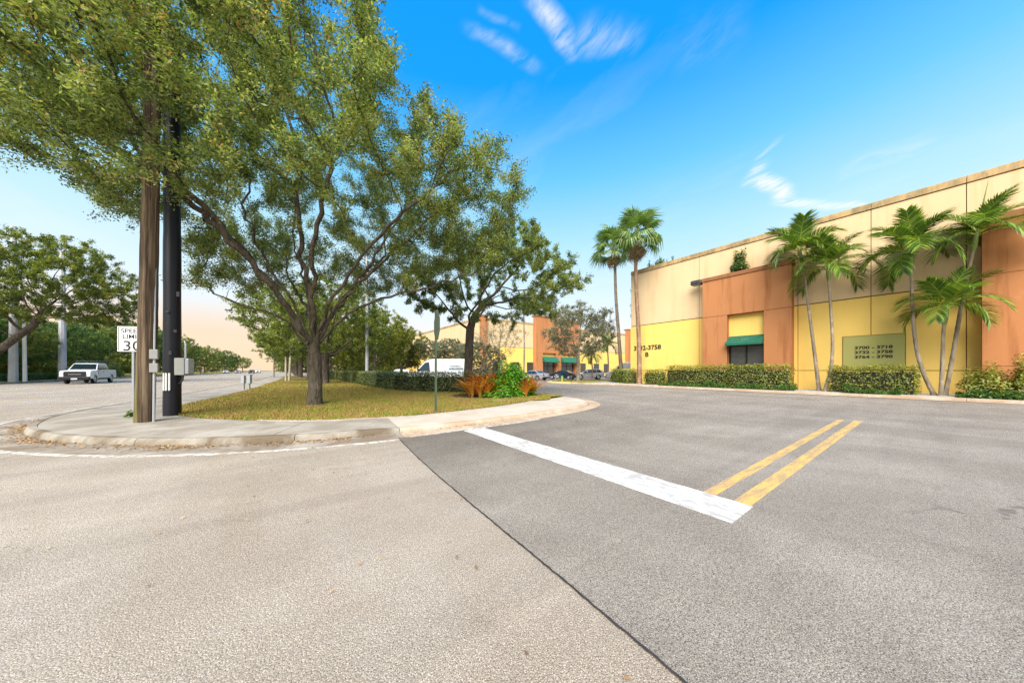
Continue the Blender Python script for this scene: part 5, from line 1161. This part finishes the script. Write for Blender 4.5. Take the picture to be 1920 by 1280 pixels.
b = G(818, 773, 0.13); bd = depth(b)
ss = thing('stop_sign', 'grey back of an octagonal stop sign on a green post at the lawn edge', 'sign', (b.x, b.y, 0.12))
MB().box(-0.03, 0.03, -0.012, 0.012, 0, ZH(590, bd)).box(-0.03, -0.02, 0.0121, 0.04, 0, ZH(590, bd)).box(0.02, 0.03, 0.0121, 0.04, 0, ZH(590, bd)).build('post', M['green_post'], ss, local=True).rotation_euler = (0, 0, R(90))
ro = 0.45; zc_ = ZH(618, bd)
oc = [(ro*math.cos(R(22.5 + 45*k))/math.cos(R(22.5)), ro*math.sin(R(22.5 + 45*k))/math.cos(R(22.5))) for k in range(8)]
mb = MB(); mb.v = [(x_, a_, zc_ + z_) for x_ in (0.016, 0.022) for a_, z_ in oc]; mb.f = [tuple(range(8)), tuple(range(8, 16))[::-1]] + [(i, 8 + i, 8 + (i+1) % 8, (i+1) % 8) for i in range(8)]
pl_ = mb.build('plate', M['alu_back'], ss, local=True); mb = MB(); mb.v = [(x_, a_*.98, zc_ + z_*.98) for x_ in (0.0225, 0.0235) for a_, z_ in oc]; mb.f = [tuple(range(8)), tuple(range(8, 16))[::-1]] + [(i, 8 + i, 8 + (i+1) % 8, (i+1) % 8) for i in range(8)]
mb.build('red_face', M['lamp_red'], pl_, local=True)
pl_.rotation_euler = (0, 0, R(-11))

# small pedestal by the sidewalk
b = G(462, 731, 0.10); pd = thing('utility_pedestal', 'small twin-post grey utility pedestal beside the street sidewalk', 'pedestal', (b.x, b.y, 0.10), -A); d_ = depth(b)
for x_ in (-0.19, 0.19): MB().box(x_ - 0.05, x_ + 0.05, -0.05, 0.05, 0, 0.9).build('post', M['grey_box'], pd, local=True, bevel=0.01)
MB().box(-0.32, -0.10, -0.09, 0.09, 0.45, 1.0).build('cabinet', M['galv'], pd, local=True, bevel=0.015); MB().box(0.10, 0.32, -0.09, 0.09, 0.45, 1.0).build('cabinet', M['galv'], pd, local=True, bevel=0.015)
MB().box(-0.34, 0.34, -0.1, 0.1, 1.005, 1.06).build('cap', M['grey_box'], pd, local=True)
# thin wooden poles on the lawn
def plain_pole(name, label, px, d_, top_y, r_, mat, lean=0.0, group=None, rings=False):
    c = D(px, d_, 0.05); h = ZH(top_y, d_); t = thing(name, label, 'pole', (c.x, c.y, 0.05), 0, group)
    wobble_tube([(c.x, c.y, 0.0), (c.x + lean*0.5, c.y, h*0.5), (c.x + lean, c.y, h)], r_, r_*0.8, 10, int(px)).build('shaft', mat, t, smooth=True)
    MB().tube([(c.x + lean, c.y, h), (c.x + lean, c.y, h + 0.06)], [r_*0.85, r_*0.5], 10).build('cap', M['dark_metal'], t); return t
plain_pole('thin_pole', 'taller of two thin weathered poles on the lawn before the tree row', 542, 37, 628, 0.13, M['thin_pole'], 0.25)
plain_pole('thin_pole', 'shorter of two thin weathered poles on the lawn before the tree row', 536, 38, 650, 0.12, M['thin_pole'], 0.0)
plain_pole('thin_pole', 'slim pole at the street edge by the distant cars', 513, 60, 648, 0.16, M['thin_pole'], 0.1)
lp = plain_pole('light_pole', 'pale concrete light pole behind the hedge by the yellow-green tree', 688, 29, 480, 0.15, M['pole_conc'])
plain_pole('light_pole', 'thin pale pole in the shade of the trees beyond the hedge', 704, 70, 640, 0.17, M['pole_conc'])
# transmission poles across the street: a channelled twin-tone column and a single one
def steel_pole(label, px, base_y, top_y, half):
    c = G(px, base_y, 0.1); c.x = -25.6; d_ = depth(c)
    k = (px - CX)/F; yy = c.x*(-k*SA + CA)/(k*CA + SA); c.y = yy; d_ = depth(c); h = ZH(top_y, d_)
    t = thing('transmission_pole', label, 'pole', (c.x, c.y, 0.1), 0, 'grey transmission poles across the street'); return t, c, h
t, c, h = steel_pole('broad grey transmission pole with fluted sides across the street', 31, 718, 425, 0.3)
MB().tube([(c.x - .22, c.y, .1), (c.x - .18, c.y, h)], [0.36, 0.22], 8).build('shaft', M['pole_conc'], t)
MB().tube([(c.x + .42, c.y + .35, .1), (c.x + .36, c.y + .35, 7.2)], [0.17, 0.15], 8).build('riser_duct', M['sign_white'], t)
MB().box(c.x - 1.6, c.x + 1.3, c.y - .08, c.y + .08, h - 1.6, h - 1.4).build('crossarm', M['thin_pole'], t)
for q in (-1.5, -0.8, 0.5, 1.2): MB().lathe([(0.03, 0), (0.09, .05), (0.04, .12), (0.09, .17), (0.03, .26)], 8, (c.x + q, c.y, h - 1.4)).build('insulator', M['grey_box'], t)
t, c, h = steel_pole('slimmer grey transmission pole behind the front of the pickup', 117, 714, 470, 0.25)
MB().tube([(c.x, c.y, .1), (c.x, c.y, h)], [0.40, 0.24], 8).build('shaft', M['pole_conc'], t)
MB().box(c.x - 1.2, c.x + 1.2, c.y - .07, c.y + .07, h - .7, h - .55).build('crossarm', M['thin_pole'], t)
# hydrant and marker posts on the peninsula
c = D(1054, 35.5, 0.15); hy = thing('fire_hydrant', 'green and yellow fire hydrant on the kerbed peninsula', 'hydrant', (c.x, c.y, 0.14))
MB().lathe([(0.17, 0), (0.17, .04), (0.12, .05), (0.115, .45), (0.15, .47), (0.15, .52)], 14).build('barrel', M['hyd_yellow'], hy, local=True, smooth=True)
MB().lathe([(0.145, .525), (0.135, .62), (0.08, .70), (0.03, .72), (0.03, .77)], 14).build('bonnet', M['hyd_green'], hy, local=True, smooth=True)
for v in ((1, 0), (-1, 0), (0, -1)): MB().tube([(v[0]*.1, v[1]*.1, .36), (v[0]*.19, v[1]*.19, .36), (v[0]*.20, v[1]*.20, .36), (v[0]*.24, v[1]*.24, .36)], [.055, .055, .07, .06], 10).build('nozzle', M['hyd_green'], hy, local=True, smooth=True)
for px, dd, m_, lab in ((1042, 35.2, 'kerb_old', 'short pale marker post left of the hydrant'), (1071, 34.5, 'green_post', 'small dark marker stake right of the hydrant')):
    c = D(px, dd, 0.15); o = thing('marker_post', lab, 'post', (c.x, c.y, 0.14)); MB().box(-.06, .06, -.06, .06, 0, .82 if px < 1060 else .62).build('stake', M[m_], o, local=True, bevel=0.01); MB().box(-.065, .065, -.065, .065, .825 if px < 1060 else .625, .88 if px < 1060 else .68).build('cap', M['galv'], o, local=True)
# ------------------------------------------------------------------ vehicles (front towards +x, origin on the ground at the middle)
def arc(cx, r_, a0, a1, n=8, zc=0.34): return [(cx + r_*math.cos(a0 + (a1-a0)*i/n), zc + r_*math.sin(a0 + (a1-a0)*i/n)) for i in range(n + 1)]
def vehicle(name, label, cat, loc, heading, top, W, axles, wr, belt, roof, paint, tumble=0.16, glass_side=(), wind=None, rear=None, sill=0.30, group=None, extras=None, bump_mat='black_plastic', front_x=None, rear_x=None):
    t = thing(name, label, cat, loc, heading, group)
    fx, rx = top[0][0], top[-1][0]; ar = wr + 0.07
    bot = []
    for ax in sorted(axles): bot += [(ax - ar, sill)] + [(x_, z_) for x_, z_ in arc(ax, ar, math.pi - 0.1, 0.1, 8, wr) if z_ > sill] + [(ax + ar, sill)]
    prof = [(fx, sill)] + top + [(rx, sill)] + bot
    def hw(z): return W/2 - (0.03 if z < 0.5 else 0) if z <= belt else W/2 - tumble*min(1, (z - belt)/(roof - belt))
    n = len(prof); mb = MB(); mb.v = [(x_, hw(z_), z_) for x_, z_ in prof] + [(x_, -hw(z_), z_) for x_, z_ in prof]
    mb.f = [tuple(range(n)), tuple(range(n, 2*n))[::-1]] + [(i, n + i, n + (i+1) % n, (i+1) % n) for i in range(n)]
    me = mb.mesh('body'); bm = bmesh.new(); bm.from_mesh(me); bmesh.ops.triangulate(bm, faces=[f for f in bm.faces if len(f.verts) > 4]); bmesh.ops.recalc_face_normals(bm, faces=bm.faces); bm.to_mesh(me); bm.free()
    body = link('body', me, paint, t); m_ = body.modifiers.new('bevel', 'BEVEL'); m_.width = 0.045; m_.segments = 3; m_.limit_method = 'ANGLE'; m_.angle_limit = R(28)
    me.polygons.foreach_set('use_smooth', [True]*len(me.polygons)); me.set_sharp_from_angle(angle=R(35))
    MB().box(min(axles) - 0.3, max(axles) + 0.3, -W/2 + 0.16, W/2 - 0.16, sill - 0.08, sill + 0.3).build('chassis', M['black_plastic'], t, local=True)
    for poly in glass_side:
        for s_ in (1, -1):
            k = len(poly); v = [(x_, s_*(hw(z_) + 0.006), z_) for x_, z_ in poly] + [(x_, s_*(hw(z_) - 0.03), z_) for x_, z_ in poly]
            m2 = MB(); m2.v = v; m2.f = [tuple(range(k)) if s_ < 0 else tuple(range(k))[::-1]] + [(i, (i+1) % k, k + (i+1) % k, k + i) for i in range(k)]; m2.build('side_window', M['car_glass'], t, local=True)
    for nm, w_ in (('windshield', wind), ('rear_window', rear)):
        if not w_: continue
        (xa, za), (xb, zb) = w_; nx_, nz_ = (zb - za), -(xb - xa); l = math.hypot(nx_, nz_); s_ = 1 if nz_ > 0 else -1; nx_, nz_ = s_*nx_/l*0.012, s_*nz_/l*0.012
        m2 = MB(); a_, b_ = hw(za) - 0.10, hw(zb) - 0.09
        m2.add([(xa + nx_, -a_, za + nz_), (xa + nx_, a_, za + nz_), (xb + nx_, b_, zb + nz_), (xb + nx_, -b_, zb + nz_), (xa - nx_*2, -a_, za - nz_*2), (xa - nx_*2, a_, za - nz_*2), (xb - nx_*2, b_, zb - nz_*2), (xb - nx_*2, -b_, zb - nz_*2)], [(0, 1, 2, 3), (7, 6, 5, 4), (0, 4, 5, 1), (1, 5, 6, 2), (2, 6, 7, 3), (3, 7, 4, 0)]); m2.build(nm, M['car_glass'], t, local=True)
    for ax in axles:
        for s_ in (1, -1):
            w_ = MB().tube([(ax, s_*(W/2 - 0.24), wr), (ax, s_*(W/2 - 0.22), wr), (ax, s_*(W/2 - 0.04), wr), (ax, s_*(W/2 - 0.015), wr)], [wr - .03, wr, wr, wr - .03], 20).build('wheel', M['rubber'], t, local=True)
            MB().tube([(ax, s_*(W/2 - 0.013), wr), (ax, s_*(W/2 - 0.008), wr), (ax, s_*(W/2 + 0.004), wr)], [wr*.66, wr*.62, wr*.25], 14).build('rim', M['rim'], w_, local=True)
    zf = belt*0.78
    for s_ in (1, -1):
        MB().box(fx - 0.16, fx + 0.012, s_*(W/2 - 0.30) - 0.16, s_*(W/2 - 0.30) + 0.16, zf - 0.09, zf + 0.07).build('headlight', M['lamp_clear'], t, local=True, bevel=0.02)
        MB().box(rx - 0.012, rx + 0.12, s_*(W/2 - 0.20) - 0.11, s_*(W/2 - 0.20) + 0.11, belt*0.72, belt*0.98).build('tail_light', M['lamp_red'], t, local=True, bevel=0.02)
        mx = (wind[0][0] - 0.25) if wind else fx - 1.5
        MB().box(mx - 0.08, mx + 0.08, s_*(W/2 + 0.10) - 0.10, s_*(W/2 + 0.10) + 0.10, belt + 0.02, belt + 0.20).build('mirror', M['black_plastic'], t, local=True, bevel=0.03)
    MB().box(fx - 0.1, fx + 0.05, -W/2 + 0.03, W/2 - 0.03, sill - 0.02, sill + 0.20).build('front_bumper', M[bump_mat], t, local=True, bevel=0.04)
    MB().box(rx - 0.06, rx + 0.1, -W/2 + 0.03, W/2 - 0.03, sill - 0.0, sill + 0.20).build('rear_bumper', M[bump_mat], t, local=True, bevel=0.04)
    MB().box(fx - 0.05, fx + 0.015, -W/2 + 0.5, W/2 - 0.5, sill + 0.24, zf + 0.05).build('grille', M['black_plastic'], t, local=True, bevel=0.01)
    MB().box(rx - 0.014, rx + 0.02, -0.26, 0.26, belt*0.62, belt*0.62 + 0.15).build('plate', M['sign_white'], t, local=True)
    if extras: extras(t, hw)
    return t
def seams(t, hw, xs, z0, z1, y_=None):
    for x_ in xs:
        for s_ in (1, -1): MB().box(x_ - 0.008, x_ + 0.008, min(s_*(hw(z0) - 0.02), s_*(hw(z0) + 0.002)), max(s_*(hw(z0) - 0.02), s_*(hw(z0) + 0.002)), z0, z1).build('door_seam', M['black_plastic'], t, local=True)
def handles(t, hw, xs, z):
    for x_ in xs:
        for s_ in (1, -1): MB().box(x_ - 0.10, x_ + 0.10, s_*(hw(z) + 0.012) - 0.014, s_*(hw(z) + 0.012) + 0.014, z - 0.02, z + 0.02).build('door_handle', M['chrome'], t, local=True)
# pickup on the street
pk_top = [(3.05, 0.62), (3.03, 1.12), (2.85, 1.25), (1.55, 1.32), (0.85, 1.93), (0.55, 2.0), (-0.85, 1.99), (-1.12, 1.89), (-1.22, 1.34), (-3.10, 1.32), (-3.12, 0.60)]
def pk_ex(t, hw):
    W = 2.02
    MB().box(3.0, 3.10, -W/2 + 0.28, W/2 - 0.28, 0.66, 1.18).build('black_grille', M['black_plastic'], t, local=True, bevel=0.03)
    MB().box(3.101, 3.115, -0.42, 0.42, 0.88, 0.93).build('grille_badge', M['chrome'], t, local=True)
    MB().box(2.95, 3.22, -W/2 - 0.0, W/2 + 0.0, 0.38, 0.70).build('bull_bumper', M['black_plastic'], t, local=True, bevel=0.05)
    MB().box(3.221, 3.23, -0.2, 0.2, 0.42, 0.54).build('front_plate', M['sign_white'], t, local=True)
    seams(t, hw, (1.1, 0.0, -1.12), 0.42, 1.24); handles(t, hw, (0.15, -0.98), 1.12)
    MB().box(-2.95, -1.35, -W/2 + 0.12, W/2 - 0.12, 1.28, 1.345).build('bed_cover', M['black_plastic'], t, local=True)
    rk = MB()
    for s_ in (1, -1):
        rk.tube([(0.75, s_*0.74, 2.20), (-2.9, s_*0.74, 2.20)], 0.04, 6)
        for x_ in (0.55, -0.8): rk.tube([(x_, s_*0.74, 1.92), (x_, s_*0.74, 2.20)], 0.022, 6)
        for x_ in (-1.5, -2.85): rk.tube([(x_, s_*0.90, 1.24), (x_, s_*0.74, 2.20)], 0.025, 6)
    for x_ in (0.7, -0.6, -1.8, -2.8): rk.tube([(x_, -0.74, 2.20), (x_, 0.74, 2.20)], 0.022, 6)
    rk.build('ladder_rack', M['dark_metal'], t, local=True)
    for s_ in (1, -1):
        for ax in (1.95, -1.95): MB().tube([(ax + 0.47*math.cos(a_), s_*(W/2 + 0.0), 0.40 + 0.47*math.sin(a_)) for a_ in np.linspace(0.1, math.pi - 0.1, 10)], 0.035, 6).build('wheel_arch', M['white_paint'], t, local=True)
c = D(172, 33.2); 
vehicle('pickup_truck', 'white crew-cab pickup with black grille and ladder rack driving on the street', 'truck', (-18.3, 56.6, 0.006), R(-90), pk_top, 2.02, (1.95, -1.95), 0.42, 1.32, 2.0, M['white_paint'], 0.18,
    glass_side=([(1.28, 1.37), (0.78, 1.86), (0.10, 1.90), (0.08, 1.37)], [(-0.05, 1.37), (-0.04, 1.90), (-0.78, 1.88), (-1.05, 1.37)]), wind=((1.50, 1.36), (0.90, 1.89)), rear=((-1.20, 1.40), (-1.13, 1.85)), sill=0.50, extras=pk_ex).scale = (1.0, 1.0, 1.13)
# cargo vans
van_top = [(2.95, 0.55), (2.92, 0.98), (2.70, 1.12), (2.05, 1.36), (1.22, 2.28), (0.90, 2.46), (0.4, 2.52), (-2.85, 2.50), (-2.95, 2.38), (-2.97, 0.55)]
def van_ex(t, hw):
    seams(t, hw, (1.98, 0.72, -0.55), 0.45, 1.36); handles(t, hw, (0.85, ), 1.22)
    r = random.Random(4)
    for s_ in (1, -1):
        pr = MB()                                  # lettering too small to read in the photograph: kept as two rows of dark strokes
        x_ = -1.15
        while x_ > -2.45:
            w_ = r.uniform(.05, .09); h_ = r.uniform(.13, .18); pr.box(x_ - w_, x_, min(s_*(hw(1.66) + .001), s_*(hw(1.66) + .012)), max(s_*(hw(1.66) + .001), s_*(hw(1.66) + .012)), 1.52, 1.52 + h_); x_ -= w_ + 0.035
        x_ = -1.25
        while x_ > -2.2: w_ = r.uniform(.05, .10); pr.box(x_ - w_, x_, min(s_*(hw(1.9) + .001), s_*(hw(1.85) + .010)), max(s_*(hw(1.9) + .001), s_*(hw(1.85) + .010)), 1.80, 1.80 + r.uniform(.05, .09)); x_ -= w_ + 0.03
        pr.build('lettering', M['blue_print'], t, local=True)
        MB().box(-2.7, 0.6, min(s_*(W_v/2 - .01), s_*(W_v/2 + .012)), max(s_*(W_v/2 - .01), s_*(W_v/2 + .012)), 0.72, 0.80).build('rub_strip', M['black_plastic'], t, local=True)
W_v = 2.05
vg = ([(1.86, 1.42), (1.18, 2.16), (0.80, 2.22), (0.70, 1.42)],)
c = D(826, 29.5); vehicle('cargo_van', 'white cargo van with blue lettering parked behind the long hedge', 'van', (c.x, c.y, 0.006), math.atan2(SA, -CA) + R(-6), van_top, W_v, (1.95, -1.75), 0.36, 1.38, 2.5, M['white_paint'], 0.16, vg, wind=((2.02, 1.40), (1.26, 2.24)), sill=0.38, extras=van_ex)
c = D(1178, 42.0); vehicle('cargo_van', 'pale grey van with a black front parked behind the warehouse corner hedge', 'van', (c.x, c.y, 0.006), math.atan2(SA, -CA) + R(-14), van_top, W_v, (1.95, -1.75), 0.38, 1.38, 2.5, M['silver_paint'], 0.16, vg, wind=((2.02, 1.40), (1.26, 2.24)), sill=0.38)
# cars
sed_top = [(2.33, 0.45), (2.30, 0.70), (2.05, 0.80), (1.02, 0.96), (0.20, 1.40), (-0.25, 1.45), (-0.85, 1.42), (-1.62, 1.02), (-2.22, 0.98), (-2.33, 0.80), (-2.33, 0.42)]
sed_g = ([(0.82, 0.99), (0.20, 1.34), (-0.22, 1.38), (-0.24, 0.99)], [(-0.32, 0.99), (-0.30, 1.38), (-0.82, 1.35), (-1.36, 1.03)])
suv_top = [(2.30, 0.50), (2.27, 0.86), (2.05, 0.96), (1.10, 1.08), (0.45, 1.58), (0.05, 1.66), (-1.55, 1.62), (-1.95, 1.48), (-2.22, 1.08), (-2.26, 0.48)]
suv_g = ([(0.95, 1.12), (0.45, 1.51), (0.02, 1.58), (0.0, 1.12)], [(-0.08, 1.12), (-0.06, 1.58), (-1.0, 1.57), (-1.02, 1.12)], [(-1.10, 1.12), (-1.08, 1.56), (-1.55, 1.52), (-1.85, 1.16)])
def car(kind, label, loc, head, paint, group=None):
    ex = lambda t, hw: (seams(t, hw, (0.86, -0.28, -1.25), 0.36, 0.94), handles(t, hw, (-0.14, -1.12), 0.88))
    if kind == 'sedan': return vehicle('parked_car', label, 'car', loc, head, sed_top, 1.82, (1.42, -1.36), 0.32, 0.97, 1.45, M[paint], 0.20, sed_g, ((0.98, 1.0), (0.26, 1.37)), ((-0.92, 1.38), (-1.55, 1.06)), 0.28, group, ex, bump_mat='black_plastic')
    return vehicle('parked_car', label, 'car', loc, head, suv_top, 1.86, (1.40, -1.36), 0.35, 1.10, 1.66, M[paint], 0.18, suv_g, ((1.04, 1.12), (0.50, 1.54)), ((-1.98, 1.44), (-2.18, 1.14)), 0.32, group, ex)
PG = 'cars parked before the far warehouse'
c = D(1001, 45.5); car('sedan', 'silver sedan parked left of the dark car before the green awnings', (c.x, c.y, 0.006), R(100), 'silver_paint', PG)
c = D(1054, 48); car('sedan', 'dark navy sedan parked behind the hydrant', (c.x, c.y, 0.006), R(112), 'dark_paint', PG)
c = D(1104, 49); car('suv', 'silver sport utility car parked right of the peninsula tree', (c.x, c.y, 0.006), R(140), 'silver_paint', PG)
c = D(890, 40); car('suv', 'white car mostly hidden between the dark oak trunk and the orange plants', (c.x, c.y, 0.006), R(150), 'white_paint', PG)
c = D(748, 60); car('suv', 'white sport utility car parked beyond the hedge, ahead of the van', (c.x, c.y, 0.006), R(150), 'white_paint', PG)
RG = 'distant cars on the street'
for px, dd, p_, k_, lab in ((447, 150, 'silver_paint', 'sedan', 'distant silver car far along the street'), (472, 135, 'dark_paint', 'suv', 'distant dark car far along the street'), (484, 160, 'white_paint', 'suv', 'distant white car far along the street'), (424, 150, 'white_paint', 'sedan', 'distant pale sedan by the far trees across the street')):
    c = D(px, dd); car(k_, lab, (c.x, c.y, 0.006), R(-92), p_, RG)
